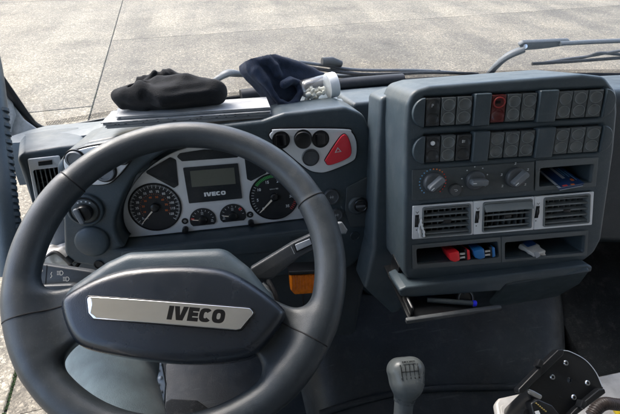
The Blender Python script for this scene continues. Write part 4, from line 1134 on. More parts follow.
# three air vents, silver frames, slats one by one
VF = [([(412, 205.5), (472, 200.7), (472, 233.8), (411.5, 238.4)], 0), ([(472.3, 200.7), (533, 195.9), (532.3, 228.9), (472.3, 233.8)], 1), ([(533.3, 195.9), (592.3, 191), (590.3, 224), (532.6, 228.9)], 2)]
VI = [[(421.8, 206.3), (469.6, 202.7), (470, 233), (421, 236.8)], [(482, 201.6), (531, 198), (530, 227), (481, 231.5)], [(542.4, 197), (588.7, 192.8), (587.6, 222), (541.6, 226)]]
for P, i in VF:
    fo = fillet(CON.LL(P), .0015); vi = CON.LL(VI[i])
    av = plate('vent_frame', CON, fo, .0005, .0042, 'silver', con, bevel=.0010, holes=[H_v[i]])
    tl, tr, br_, bl = [np.array(p) for p in vi]
    plate('vent_rim', CON, H_v[i], -.012, .0058, 'vent', av, bevel=.0006, holes=[[tuple(np.mean([tl, tr, br_, bl], 0)+(np.array(p)-np.mean([tl, tr, br_, bl], 0))*np.array([.955, .92])) for p in H_v[i]]])
    plate('duct', CON, H_v[i], -.073, -.070, 'black', av)
    tilt = [4, -22, 8][i]
    for k in range(5):                                      # horizontal slats
        f_ = (k+.5)/5; a = tl*(1-f_)+bl*f_; b = tr*(1-f_)+br_*f_
        sf = CON.sub(*((a+b)/2), -.004, rx=tilt); hw = (b-a)[0]/2-.001
        link('slat', box_mesh(sf, -hw, hw, -.0014, .0014, -.004, .0055, .0006, 1), 'vent' if i != 1 else 'vent_light', av)
    for k in range(8):                                      # upright slats behind
        f_ = (k+.5)/8; a = tl*(1-f_)+tr*f_; b = bl*(1-f_)+br_*f_
        sf = CON.sub(*((a+b)/2), -.022, ry=[-14, 5, 14][i])
        box('upright_slat', sf, -.0010, .0010, (b-a)[1]/2+.001, -(b-a)[1]/2-.001, -.012, .009, 'vent', av)
    c = (tl+tr+bl+br_)/4
    box('slat_tab', CON.sub(c[0]+.002, c[1]-.002, -.001), -.0065, .0065, -.0028, .0028, -.004, .0035, 'black', av, bevel=.001)
    tx_, ty_ = C_([416.8, 477, 537][i], [221, 217, 212][i], .004)
    box('thumb_slot', CON, tx_-.0032, tx_+.0032, ty_-.0105, ty_+.0105, .0036, .0046, 'seam', av, bevel=.0003)
    wh_ = link('thumb_wheel', bevel_mesh(prism_mesh([CON.W(tx_-.0022, ty_+.0092*math.cos(q), .0005+.0092*math.sin(q)*.8) for q in np.linspace(0, 2*math.pi, 18)[:-1]], [CON.W(tx_+.0022, ty_+.0092*math.cos(q), .0005+.0092*math.sin(q)*.8) for q in np.linspace(0, 2*math.pi, 18)[:-1]]), .0005, 1), 'black', av)
    lathe('vent_dot', CON, tx_, ty_-.0155, [(.0010, .0041), (.0010, .0044), (.0004, .0045)], 'seam', av, n=10)
    link('vent_mark', strip_mesh(CON, [((tx_-.0025, ty_+.016), (tx_, ty_+.0135)), ((tx_, ty_+.0135), (tx_+.0025, ty_+.016)), ((tx_, ty_+.0135), (tx_, ty_+.0125))], .0008, .0042), 'seam', av, smooth=0)
    if i == 1:                                              # tilted barrel lid half closed over the middle vent
        V = []; Fc = []; n_ = 9
        for sx_ in (tl[0]+.0015, tr[0]-.0015):
            for k in range(n_):
                q = rad(20+70*k/(n_-1)); V.append(CON.W(sx_, tl[1]-.020+.0185*math.sin(q)-.000, -.004+.0185*math.cos(q)))
            for k in range(n_):
                q = rad(20+70*k/(n_-1)); V.append(CON.W(sx_, tl[1]-.020+.0165*math.sin(q), -.004+.0165*math.cos(q)))
        for k in range(n_-1):
            a = k; Fc += [(a, a+1, 2*n_+a+1, 2*n_+a), (n_+a+1, n_+a, 3*n_+a, 3*n_+a+1), (a+1, a, n_+a, n_+a+1), (2*n_+a, 2*n_+a+1, 3*n_+a+1, 3*n_+a)]
        Fc += [(0, 2*n_, 3*n_, n_), (2*n_-1, 4*n_-1, 3*n_-1, n_-1)]
        link('vent_lid', pyd(V, Fc), 'vent_light', av, smooth=50)
    if i == 0:                                              # scrap of white wire ties on the first vent
        p0 = [CON.hit(u, v, .007) for u, v in [(421, 219), (421.5, 225), (423.5, 231), (424, 237)]]
        tube('wire_tie', smooth_path(p0, 5), [.0012+.0006*(k % 3) for k in range(16)], 'white_plastic', av, n=6)
        p0 = [CON.hit(u, v, .006) for u, v in [(420.5, 221), (419, 229), (420, 237)]]
        tube('wire_tie', smooth_path(p0, 5), [.0010+.0004*(k % 4) for k in range(11)], 'white_plastic', av, n=6)
# pockets: raised frames round the openings; backs and floors
for nm, P, H in (('cubby_frame', [(535, 160), (597.3, 156.8), (594.7, 186.2), (534, 190.3)], H_cub), ('pocket_frame', [(412, 244.5), (500.2, 236.3), (500.2, 261.8), (412.3, 268.7)], H_p1), ('pocket_frame', [(500.6, 236.2), (587.3, 229.8), (586, 254.8), (500.6, 261.7)], H_p2)):
    c = np.mean(np.array(H), 0)
    plate(nm, CON, fillet(CON.LL(P), .0015), .0005, .0032, 'pocket_frame', con, bevel=.0010, holes=[H])
# lower lip and chin below the console
CH = Fr(CON.hit(495, 284, .0), tilt=15, yaw=2.5)
lip = plate('lower_lip', CH, fillet(CH.LL([(399, 290), (406, 287), (588, 265), (593, 267), (592, 272), (585, 274.5), (520, 282), (506, 285), (500, 291.5), (410, 298), (401, 297)], .020), .004), -.045, .020, 'console', con, bevel=.004, res=3)
UN = Fr(CH.W(.07, -.014, -.004), tilt=-24, yaw=2.5)
plate('under_panel', UN, fillet(UN.LL([(506, 285), (590, 271), (580, 284), (557, 297), (497, 307), (490, 304)]), .004), -.008, 0, 'console', con, bevel=.003)
plate('under_core', UN, fillet(UN.LL([(404, 297), (500, 287), (548, 296), (500, 306), (420, 311)], -.02), .004), -.028, -.02, 'dash_dark', con)
SBR = CON.sub(0, 0, -.105)
plate('side_cheek', SBR, fillet(SBR.LL([(377, 150), (380, 98), (398, 91), (440, 90), (440, 296), (404, 300), (402, 311), (393, 315), (364, 288), (373, 250)]), .010), -.08, 0, 'console', con, bevel=.008)
# ------------------------------------------------------------------ ashtray drawer, pulled out
DR = HZ.sub(*CH.W(*CH.L(452, 305, .02), .02)[:3])
DR.ex, DR.ey, DR.n = CH.ex, np.array([CH.ex[1]*-1, CH.ex[0], 0]), np.array([0, 0, 1.])
dr = thing('ashtray_drawer', 'open ashtray drawer pulled out below the console', 'drawer', CH.hit(455, 312, .03))
fy = CH.hit(455, 312, .045)
def hx(u, v, y_): 
    r = ray(u, v); return CAM+r*(y_/r[1])
yF = fy[1]-CAM[1]
x0 = hx(408, 317, yF)[0]; x1 = hx(497, 309, yF)[0]; zF = fy[2]-CAM[2]
zl = hx(408, 317, yF)[2]-CAM[2]; zr_ = hx(497, 309, yF)[2]-CAM[2]; zF = (zl+zr_)/2
DRF = CB
box('drawer_lip', CB, x0-.004, x1+.004, yF-.006, yF+.002, zF-.005, zF+.004, 'knob', dr, bevel=.0025)
xi1 = x1-.045
box('drawer_floor', CB, x0+.002, xi1+.005, yF+.0025, yF+.13, zF-.004, zF-.001, 'black', dr)
box('drawer_side', CB, x0+.006, x0+.012, yF+.0060, yF+.045, zF-.0005, zF+.018, 'black', dr, bevel=.003)
box('drawer_side', CB, xi1-.004, xi1+.002, yF+.030, yF+.12, zF-.0005, zF+.010, 'panel_grey', dr, bevel=.002)
box('drawer_back', CB, x0+.011, xi1-.005, yF+.085, yF+.12, zF-.0005, zF+.034, 'black', dr)
sx_ = hx(464, 298, yF+.030)
lf = CB.sub(sx_[0], yF+.030, sx_[2]-CAM[2], rx=52)
lg = lathe('lighter_socket', lf, 0, 0, [(.0165, -.012), (.0165, .004), (.0155, .006), (.0130, .006), (.0120, .003), (.0115, .003), (.0110, .005), (.004, .0055)], 'black', dr, n=32)
tube('lighter_ring', [lf.W(.0125*math.cos(q), .0125*math.sin(q), .0064) for q in np.linspace(0, 6.2832, 30)], .0009, 'knob_light', dr, n=6)
pen = thing('pen', 'dark pen with bright blue cap lying in the ashtray drawer', 'pen', CB.W(xi1-.02, yF+.02, zF))
pA, pB = CB.W(x0+.045, yF+.030, zF+.0050), CB.W(xi1+.004, yF+.010, zF+.0050)
tube('barrel', [pA, pB], .0042, 'panel_grey', pen, n=14)
tube('cap', [pB+(pB-pA)*.003, pB+(pB-pA)*.07, pB+(pB-pA)*.09], [.0050, .0050, .0034], 'pen_blue', pen, n=14)
pn2 = thing('blue_lighter', 'dim blue plastic lighter lying at the back of the ashtray drawer', 'lighter', CB.W(x0+.04, yF+.05, zF))
box('lighter_body', CB.sub(x0+.050, yF+.050, zF-.0008, rz=-8), -.020, .020, -.005, .005, 0, .012, 'pen_blue', pn2, bevel=.003)
box('lighter_head', CB.sub(x0+.050, yF+.050, zF-.0008, rz=-8), -.029, -.0205, -.005, .005, .001, .011, 'steel', pn2, bevel=.001)

# ------------------------------------------------------------------ things lying in the pockets
# card wallet of blue leaflets in the upper cubby
cd = thing('leaflet_bundle', 'blue printed leaflets and cards lying in the upper right cubby', 'leaflets', CON.hit(568, 186, -.02))
for k in range(5):
    dx, dh = [0, -1.5, 1, -3, 2][k], [0, .0006, .0012, .0018, .0024][k]
    q = [(540+dx*.4, 173.5-k*.4), (558.5+dx*.5, 168-k*.3), (583+dx*.5, 186-k*.3), (560+dx*.5, 190.5-k*.4)]
    hh = [-.050, -.058, .004, .010]
    a = [CON.hit(u, v, h) for (u, v), h in zip(q, hh)]
    up_ = np.cross(a[1]-a[0], a[3]-a[0]); up_ /= np.linalg.norm(up_); up_ *= np.sign(up_[2])
    c1 = link('leaflet', prism_mesh([p+up_*(dh) for p in a], [p+up_*(dh+.0005) for p in a]), 'card_blue' if k in (1, 2, 4) else 'card_light', cd, smooth=0)
    if k == 4:
        mid = lambda s, t: a[0]*(1-s)*(1-t)+a[1]*s*(1-t)+a[2]*s*t+a[3]*(1-s)*t+up_*(dh+.0006)
        for (s0, s1, t0, t1, mm) in [(.42, .55, .02, .62, 'card_light'), (.66, .78, .70, .80, 'orange_print'), (.10, .30, .92, .99, 'red_print'), (.62, .66, .1, .5, 'blue_print'), (.74, .78, .1, .6, 'blue_print'), (.45, .60, .93, .99, 'orange_print'), (.86, .89, .3, .8, 'blue_print')]:
            b_ = [mid(s0, t0), mid(s1, t0), mid(s1, t1), mid(s0, t1)]
            link('print', prism_mesh(b_, [p+up_*.0002 for p in b_]), mm, c1, smooth=0)
# red and blue hand tools in the left pocket
def tool(du, dv, col_, nm, lab):
    # two box-section handles side by side, black inside, two bright pins between; they poke out of the pocket
    t_ = thing(nm, lab, 'hand tool', CON.hit(456+du, 262+dv, 0))
    def bar(n_, fq, bq, hf, hb_, m__, bev):
        f_ = [CON.hit(u+du, v+dv, hf) for u, v in fq]; k_ = [CON.hit(u+du, v+dv, hb_) for u, v in bq]
        link(n_, bevel_mesh(prism_mesh(k_, f_), bev, 2), m__, t_)
    bar('handle', [(448.5, 253.5), (459, 251), (460.5, 260.5), (455, 262.5), (450, 260.5)], [(440, 244), (449, 243), (450, 250), (446, 252), (441, 251)], .016, -.055, col_, .0022)
    bar('black_insert', [(464.2, 249.6), (467.0, 249.3), (467.6, 259), (465.0, 259.6)], [(454.5, 243), (457.5, 243), (458, 250), (455, 251)], .010, -.05, 'black', .0008)
    bar('second_handle', [(467.0, 249.5), (469.8, 250.2), (470.6, 259), (467.8, 260.4)], [(457.5, 243), (460, 243), (461, 250), (458, 251)], .011, -.05, col_, .0010)
    for q in (0, 3.6):
        P = [CON.hit(459.6+du, 254+q+dv, .009), CON.hit(464.5+du, 253.4+q+dv, .009)]; link('metal_pin', tube_mesh(P, .0022, 12), 'steel', t_)
tool(0, 0, 'red_plastic', 'red_hand_tool', 'red plastic handled hand tool sticking out of the lower left pocket')
tool(25.0, -2.6, 'blue_plastic', 'blue_hand_tool', 'blue plastic handled hand tool beside the red one in the pocket')
# crumpled white packet in the right pocket
pk = thing('torn_packet', 'small torn white packet with blue print in the lower right pocket', 'packet', CON.hit(538, 252, -.01))
fl = H_p2
PK = Fr.__new__(Fr); p0 = CON.W(CON.L(538, 250)[0], CON.L(540, 257.5)[1]+.0075, -.016); PK.o = p0; PK.ex = CON.ex; PK.n = np.array([0, .10, .995]); PK.ey = np.cross(PK.n, PK.ex)
PK = PK.sub(0, 0, 0, rz=14)
def f_pk(P):
    d = np.max(np.abs(P-np.array([0, 0, .001], np.float32))-np.array([.013, .017, .0045], np.float32), axis=1)
    return d+.0018*wob(P, 330, 3)
V, Q = surfnet(f_pk, (-.024, -.034, -.010), (.024, .034, .012), .0018, newton=0)
link('packet_body', np_mesh(PK.WA(V), Q), 'rag', pk, smooth=40)
plate('printed_flap', PK.sub(-.001, .006, .0082, rx=4), fillet([(-.010, -.005), (.011, -.004), (.011, .008), (-.009, .009)], .002), 0, .0008, 'card_blue', pk)
plate('torn_flap', PK.sub(-.007, -.018, .003, rx=40), fillet([(-.005, -.005), (.005, -.003), (.003, .006), (-.005, .005)], .001), 0, .0008, 'paper', pk)

# ================================================================== ON THE DASHBOARD TOP
nl_, nr_ = FAS.hit(100, 129.5, -.012), FAS.hit(272, 117.5, -.012)
bk = np.array([0, .985, -.13])*.085
pp_ = thing('paper_stack', 'stack of white papers and envelopes lying on the dashboard top', 'papers', (nl_+nr_)/2)
for k in range(9):
    j = lambda s: random.uniform(-s, s)
    ex_ = (nr_-nl_)/np.linalg.norm(nr_-nl_)
    up_ = np.array([0, .13, .99])*(k*.0020)
    s_ = .012 if k < 5 else .030
    a = [nl_+ex_*(abs(j(.012)))+bk*.02*abs(j(1)), nr_-ex_*abs(j(.004))+bk*.03*abs(j(1)), nr_+bk*random.uniform(.85, 1)-ex_*abs(j(.008)), nl_+bk*random.uniform(.85, 1)+ex_*abs(j(s_))]
    if k > 5: a[0] = a[0]+ex_*.025+bk*.1; a[1] = a[1]+bk*.06
    a = [p+up_ for p in a]
    link('sheet', prism_mesh(a, [p+np.array([0, 0, .0013]) for p in a]), 'paper' if k not in (2, 6) else 'paper_grey', pp_, smooth=0)
    if k in (3, 5):
        for _ in range(14):
            f_ = random.random(); p = a[0]*(1-f_)+a[1]*f_+np.array([0, -.0004, .0003]); q_ = p+ex_*random.uniform(.002, .006); zt = np.array([0, 0, .0008])
            link('print', prism_mesh([p, q_, q_+zt, p+zt], [v_+np.array([0, -.0002, 0]) for v_ in (p, q_, q_+zt, p+zt)]), 'lens_dark', pp_, smooth=0)

# black knitted beanie
pn_ = np.cross(nr_-nl_, bk)
def on_papers(u, v, up=.015):
    r = ray(u, v); return float(np.dot(nl_+np.array([0, 0, up])-CAM, pn_)/np.dot(r, pn_))
HBd = on_papers(170, 113.5, .019)
print('hat depth', HBd, 'z', pt(170, 111, HBd)-CAM, 'papers', nl_-CAM, nr_-CAM)
HBk = (HBd+.035)/.985
HB = Fr(pt(170, 92, HBd+.035), tilt=30)
def hb(u, v, h=0.0): x, y = HB.L(u, v, 0); return (x/(HBk), y/(HBk), h)
def f_hat(P):
    P = P/(HBk)
    d = s_ell(P, hb(168, 97, -.006), (.108, .031, .062))
    d = smin(d, s_caps(P, hb(122, 99, .010), hb(146, 90, .034), .017, .015), .016)      # left hem
    d = smin(d, s_caps(P, hb(146, 90, .034), hb(166, 103, .046), .013, .012), .010)     # fold running down
    d = smin(d, s_caps(P, hb(166, 102, .044), hb(214, 92, .022), .014, .020), .016)     # front roll
    d = smin(d, s_caps(P, hb(124, 105, .006), hb(146, 109, .012), .012, .008), .010)
    d = smin(d, s_caps(P, hb(186, 88, .010), hb(217, 94, .008), .026, .022), .02)
    d = smin(d, s_caps(P, hb(160, 84, .010), hb(186, 86, .016), .018, .016), .02)
    d = smax(d, -s_caps(P, hb(149, 101, .058), hb(157, 108, .066), .013, .016), .006)   # hollow under the fold
    d = smax(d, -s_caps(P, hb(172, 95, .066), hb(206, 89, .048), .008, .007), .008)     # crease along the roll
    d = smax(d, -s_caps(P, hb(134, 92, .030), hb(152, 83, .036), .006, .005), .007)
    band = s_caps(P, hb(141, 80, -.016), hb(166, 74, -.020), .013, .014)
    band = smin(band, s_caps(P, hb(166, 74, -.020), hb(192, 81, -.016), .014, .012), .01)
    x = P[:, 0]; band = band+.0010*np.sin((x*.9+P[:, 1]*.7)*420)                         # knitted ribs
    d = smin(d, band, .003)
    d = smin(d, s_caps(P, hb(147, 82, -.002), hb(155, 73, .002), .009, .007), .004)
    return (HBk)*d+.0030*wob(P*np.array([1, 1.6, 1], np.float32), 62, 5)+.0013*wob(P, 150, 9)
x0_, y0_, _ = hb(105, 120); x1_, y1_, _ = hb(232, 58)
V, Q = surfnet(f_hat, (x0_, y0_, -.085), (x1_, y1_, .075), .0021, newton=1)
link('black_beanie', np_mesh(HB.WA(V), Q), 'hat_black', smooth=180, label='crumpled black knitted beanie lying on the papers', cat='hat')
# navy beanie folded beside it
HN = Fr(pt(285, 85, .90), tilt=30, yaw=-24)
def hn(u, v, h=0.0): x, y = HN.L(u, v, 0); return (x/0.9, y/0.9, h)
def s_path(P, pts, r0, r1, k=.003):
    d = None; n = len(pts)
    for i in range(n-1):
        a = r0+(r1-r0)*i/(n-1); b = r0+(r1-r0)*(i+1)/(n-1); q = s_caps(P, pts[i], pts[i+1], a, b); d = q if d is None else smin(d, q, k)
    return d
NAVY = [hn(u, v)[:2] for u, v in [(245, 60), (250, 53.5), (262, 54.5), (285, 60), (308, 67), (326, 74), (318, 80), (303, 90), (297, 101), (292, 109), (284, 112), (276, 110.5), (270, 99), (262, 87), (252, 77), (246, 69)]]
NAVY = spl(NAVY, 3)
def f_navy(P):
    P = P/0.9
    d = s_ext(P, NAVY, -.045, .016, .016)
    d = smin(d, s_path(P, [hn(251, 60, .010), hn(254, 72, .014), hn(262, 84, .018), hn(270, 97, .020), hn(277, 107, .022)], .010, .008), .006)     # left hem
    d = smin(d, s_path(P, [hn(254, 63, .014), hn(264, 63, .018), hn(271, 69, .018), hn(274, 76, .016)], .008, .009), .006)                         # tucked lip
    d = smin(d, s_path(P, [hn(262, 58, .008), hn(285, 64, .010), hn(312, 74, .006)], .012, .010), .010)
    d = smin(d, s_path(P, [hn(277, 104, .026), hn(283, 108, .028), hn(290, 104, .028), hn(295, 95, .026), hn(294, 86, .022), hn(286, 83, .026), hn(278, 88, .028)], .0075, .0085), .004)  # scroll
    d = smax(d, -s_path(P, [hn(261, 71, .034), hn(267, 82, .036), hn(272, 93, .038), hn(277, 101, .040)], .009, .008), .004)
    d = smax(d, -s_path(P, [hn(272, 80, .034), hn(279, 79, .036), hn(290, 78, .034), hn(302, 82, .030)], .008, .006), .006)
    d = smax(d, -s_path(P, [hn(282, 91, .042), hn(281, 98, .044), hn(284.5, 103, .044), hn(289, 98, .042)], .006, .006), .003)
    d = smax(d, -s_path(P, [hn(256, 70, .036), hn(263, 67.5, .036)], .006, .005), .004)
    return 0.9*d+.0020*wob(P, 70, 15)+.0010*wob(P, 170, 19)
x0_, y0_, _ = hn(236, 120); x1_, y1_, _ = hn(340, 46)
V, Q = surfnet(f_navy, (x0_, y0_, -.065), (x1_, y1_, .070), .0021, newton=1)
link('navy_beanie', np_mesh(HN.WA(V), Q), 'hat_navy', smooth=180, label='navy blue fleece beanie folded on the dashboard beside a clear tub', cat='hat')
# clear tub of white chewing gum, lying on its side
jt = thing('gum_tub', 'clear plastic tub with white lid and white pellets lying on the dashboard', 'tub', pt(318, 98, .93))
ja, jb = pt(301, 92.5, .895), pt(336, 84, .91)
ax = (jb-ja)/np.linalg.norm(jb-ja)
JF = Fr.__new__(Fr); JF.o = ja; JF.n = ax; JF.ex = np.cross((0, 0, 1.), ax); JF.ex /= np.linalg.norm(JF.ex); JF.ey = np.cross(JF.n, JF.ex)
jl = np.linalg.norm(jb-ja); jr = 11.8*.9/450
lathe('tub_body', JF, 0, 0, [(jr*.45, .001), (jr*.80, 0), (jr*.97, .004), (jr, .010), (jr, jl*.72), (jr*.93, jl*.74), (jr*.93, jl*.735), (jr*.96, jl*.71), (jr*.96, .011), (jr*.7, .003)], 'jar_plastic', jt, n=40)
lathe('lid', JF, 0, 0, [(jr*.95, jl*.745), (jr*1.05, jl*.75), (jr*1.07, jl*.95), (jr*1.0, jl), (jr*.5, jl)], 'white_plastic', jt, n=40)
for k in range(60):
    h = random.uniform(.006, jl*.64); a = random.uniform(0, 6.28); rr = jr*.78*math.sqrt(random.random()); xx, yy = rr*math.cos(a), rr*math.sin(a)
    wz = JF.W(xx, yy, h)
    if wz[2] > JF.o[2]+jr*.05+ (JF.W(0, 0, h)-JF.o)[2]: continue
    bm = bmesh.new(); bmesh.ops.create_icosphere(bm, subdivisions=2, radius=1)
    bmesh.ops.scale(bm, vec=(.0065, .0048, .0036), verts=bm.verts)
    bmesh.ops.rotate(bm, matrix=Matrix.Rotation(random.uniform(0, 6), 3, Vector((random.random(), random.random(), random.random())).normalized()), verts=bm.verts)
    bmesh.ops.translate(bm, vec=Vector(wz), verts=bm.verts); me = bpy.data.meshes.new('m'); bm.to_mesh(me); bm.free()
    link('pellet', me, 'gum', jt, smooth=180)

# ================================================================== WIPERS (outside the glass)
def go(u, v, off=-.045): return ghit(u, v, off)
w1 = thing('wiper', 'dark windscreen wiper lying low behind the caps and tub', 'wiper', go(335, 75), 'windscreen wipers')
tube('arm', smooth_path([go(212, 82), go(224, 75), go(245, 75), go(300, 76), go(345, 76), go(400, 77)], 6), .010, 'wiper_grey', w1, n=10, flat=.6)
tube('pivot_cover', smooth_path([go(214, 84), go(222, 76), go(232, 72.5), go(246, 74)], 6), [.006+.010*math.sin(math.pi*min(1, i/17)) for i in range(19)], 'wiper_grey', w1, n=12, flat=.6)
tube('blade_carrier', smooth_path([go(300, 62), go(330, 66), go(360, 70), go(420, 70.5), go(470, 74)], 6), .0075, 'wiper', w1, n=10, flat=.6)
tube('blade_rubber', smooth_path([go(300, 66, -.03), go(360, 74, -.03), go(430, 72.5, -.03), go(478, 74, -.03)], 6), .005, 'rubber_black', w1, n=8)
tube('carrier_joint', [go(322, 61.5), go(332, 61.5), go(341, 64)], [.012, .014, .010], 'rubber_black', w1, n=10)
tube('carrier_bracket', smooth_path([go(330, 68), go(365, 75), go(400, 74), go(440, 71)], 5), .005, 'wiper', w1, n=8)
w2 = thing('wiper', 'grey windscreen wiper with raised elbow arm above the centre console', 'wiper', go(490, 74), 'windscreen wipers')
tube('lower_arm', smooth_path([go(488, 75.5), go(497, 65), go(508, 56), go(524, 49)], 6), [.0155]*19, 'wiper_grey', w2, n=12, flat=.7)
P = [go(u, v, -.05) for u, v in [(519, 45.5), (524, 42.5), (540, 42), (570, 40.5), (572, 45), (545, 49), (523, 51)]]
o_ = np.array([-.0, .93, .36])*.016
link('elbow_cover', bevel_mesh(prism_mesh(P, [p+o_ for p in P]), .004, 2), 'wiper_grey', w2)
tube('upper_arm', smooth_path([go(560, 43.5), go(590, 42), (go(625, 40.5)), go(680, 38)], 5), .011, 'wiper_grey', w2, n=10, flat=.6)
lathe('elbow_bolt', Fr(go(525, 46.5, -.047), tilt=20), 0, 0, [(.007, 0), (.007, .003), (.003, .004)], 'steel', w2, n=16)
tube('blade_carrier', smooth_path([go(545, 62.5), go(570, 58.5), go(590, 56), go(625, 50), go(680, 44)], 5), .0065, 'wiper', w2, n=10, flat=.6)
tube('blade_rubber', [go(532, 63.8, -.03), go(570, 61.5, -.03), go(625, 57.5, -.03), go(680, 53, -.03)], .0055, 'rubber_black', w2, n=8)
tube('carrier_bracket', smooth_path([go(560, 61), go(585, 57), go(600, 53), go(625, 55)], 5), .005, 'wiper', w2, n=8)
# scuttle panel below the glass outside
V = []; Fc = []
for i in range(31):
    x = -.5+2.1*i/30
    for (dy, z) in [(.004, ZB-.004), (.03, ZB-.012), (.10, ZB-.05), (.16, ZB-.16), (.15, ZB-.17), (.0, ZB-.10)]: V.append(A(x, gy(x)+dy, z))
for i in range(30):
    for k in range(6): Fc.append((i*6+k, (i+1)*6+k, (i+1)*6+(k+1) % 6, i*6+(k+1) % 6))
link('scuttle_panel', pyd(V, Fc), 'wiper', smooth=50, label='dark scuttle panel outside at the foot of the windscreen', cat='panel')

# ================================================================== TUNNEL, FLOOR, LEVER
TN = thing('engine_tunnel', 'black rubber covered engine tunnel below the centre console', 'tunnel cover', A(.32, .45, -1.2))
V = []; Fc = []
def tun(u, s):      # u across 0..1, s along 0..1
    return None
fold = [(300, 420), (345, 408), (420, 397), (500, 385), (560, 379)]
px_l = lambda v: 318
prof_t = [(.98, -.60), (.86, -.70), (.74, -.770), (.62, -.828), (.53, -.872), (.50, -.892), (.47, -.905), (.30, -.915), (-.2, -.92)]
xl = [.055, .06, .075, .09, .10, .10, .10, .10, .10]; xr = [.86, .84, .80, .75, .70, .69, .68, .66, .66]
nU = 16
for (y, z), a, b in zip(prof_t, xl, xr):
    for k in range(nU+1):
        f_ = k/nU; e_ = abs(2*f_-1)
        V.append(A(a+(b-a)*f_, y+.02*math.sin(f_*5), z-.05*max(0, (e_-.80)/.2)**2+.002*math.sin(f_*9+y*11)))
    V.append(A(b+.035, y, z-.33)); V.append(A(a-.025, y, z-.33))
m_ = nU+3
for i in range(len(prof_t)-1):
    for k in range(m_): Fc.append((i*m_+k, i*m_+(k+1) % m_, (i+1)*m_+(k+1) % m_, (i+1)*m_+k))
me = pyd(V, Fc); bm = bmesh.new(); bm.from_mesh(me); bmesh.ops.recalc_face_normals(bm, faces=bm.faces); bm.to_mesh(me); bm.free()
tc = link('tunnel_mat', me, 'mat_black', TN, smooth=180)
mm = tc.modifiers.new('s', 'SUBSURF'); mm.levels = mm.render_levels = 2
tube('mat_fold', smooth_path([A(x, .505+.02*math.sin((x-.1)/.6*5), -.888) for x in (.11, .2, .3, .4, .5, .6, .68)], 5), .008, 'mat_black', TN, n=10)
# passenger-side carpet panel with its seam
cp = link('passenger_carpet', bevel_mesh(prism_mesh([A(.70, 1.19, -.60), A(1.64, 1.19, -.60), A(1.64, .20, -1.05), A(.76, .20, -1.05)], [A(.70, 1.19, -1.21), A(1.64, 1.19, -1.21), A(1.64, .20, -1.21), A(.76, .20, -1.21)]), .01, 2), 'carpet', label='dark carpeted passenger footwell panel right of the tunnel', cat='carpet')
# gear lever
GL = Fr(pt(409, 377, .735), tilt=52, yaw=4)
gl = thing('gear_lever', 'grey gear lever with shift pattern printed on its knob', 'gear lever', A(.215, .345, -.93))
kc = GL.W(0, 0, 0)
def f_knob(P):
    P = P/1.12
    y = P[:, 1]; tp = 1+np.clip(-(y-.008)/.045, 0, 1)*.42                                # narrows towards the neck
    q = np.stack([np.abs(P[:, 0]*tp), np.abs(y-.001), np.abs(P[:, 2]+.014)], 1)-np.array([.0275-.019, .0265-.019, .0235-.019], np.float32)
    d = np.linalg.norm(np.maximum(q, 0), axis=1)+np.minimum(np.max(q, axis=1), 0)-.019
    return 1.12*smin(d, s_caps(P, (0, -.014, -.020), (0, -.034, -.044), .0195, .0160), .016)
V, Q = surfnet(f_knob, (-.045, -.065, -.075), (.045, .050, .03), .0020)
kn = link('knob', np_mesh(GL.WA(V), Q), 'knob_shift', gl, smooth=180)
sa = GL.W(0, -.026, -.040); sb = A(.205, .315, -.93)
tube('shaft', smooth_path([sa, sa*.7+sb*.3+np.array([0, -.003, 0]), sb], 6), [.0165-.002*i/12 for i in range(13)], 'shaft', gl, n=24)
def kz(x, y):
    zs = np.linspace(.03, -.02, 101); P = np.stack([np.full(101, x), np.full(101, y), zs], 1).astype(np.float32); d = f_knob(P); return float(zs[np.argmax(d < 0)])
zt = kz(0, .008)+.0002
sg = [((-.0145, .009), (.0145, .009))]+[((x_, .0020), (x_, .0160)) for x_ in (-.014, -.007, 0, .007, .014)]
ms = [strip_mesh(GL, sg, .0007, zt-.0006, .0010)]
for i, (a, b) in enumerate(zip('R1357', 'C2468')):
    x_ = -.014+.007*i
    ms.append(text_mesh(GL, a, x_, .0185, height=.0034, h=zt-.0010, ext=.0012)); ms.append(text_mesh(GL, b, x_, -.0012, height=.0034, h=zt-.0006, ext=.0010))
ms.append(text_mesh(GL, 'EUROCARGO', 0, .0238, width=.021, height=.0030, h=zt-.0022, ext=.0016))
link('shift_pattern', merge(ms), 'seam', kn, smooth=0)
# lever gaiter base plate
lathe('gaiter', HZ.sub(*(A(.205, .315, -.925))), 0, 0, [(.05, 0), (.045, .012), (.030, .03), (.020, .04)], 'black', gl, n=28)

# ================================================================== DEVICE CRADLE, TRAY, HOSE
CR = Fr(pt(566, 381, .60), tilt=52, yaw=0, roll=-38)
cr = thing('device_cradle', 'black metal device cradle with four screws at the lower right', 'cradle', CR.hit(566, 400, -.02))
po = CR.LL([(559, 350), (570, 351), (585, 359), (597, 372.5), (603.5, 388), (598, 396), (577, 412), (560, 430), (531, 400), (527, 388), (542, 369)])
x, y = CR.L(569.4, 380)
bpx = plate('back_plate', CR, fillet(po, .002), -.004, 0, 'black', cr, bevel=.0007, holes=[ell(x, y, .0032, n=16)])
P = [CR.hit(u, v, .0005) for u, v in [(562, 350.5), (570, 351.8), (585, 359.8), (596, 372.5), (602.5, 387)]]
tube('worn_edge', smooth_path(P, 6), .0006, 'silver_plain', cr, n=6)
for (u, v) in [(565.4, 363), (552, 377), (587, 383), (573.3, 397.3)]:
    x, y = CR.L(u, v)
    s_ = lathe('screw', CR, x, y, [(.0035, .0002), (.0035, .0014), (.0028, .0022), (.0018, .0022), (.0016, .0012), (.0006, .0012)], 'steel', cr, n=20)
    lathe('screw_recess', CR, x, y, [(.0016, .0014), (.0016, .0023), (.0004, .0023)], 'seam', s_, n=6)
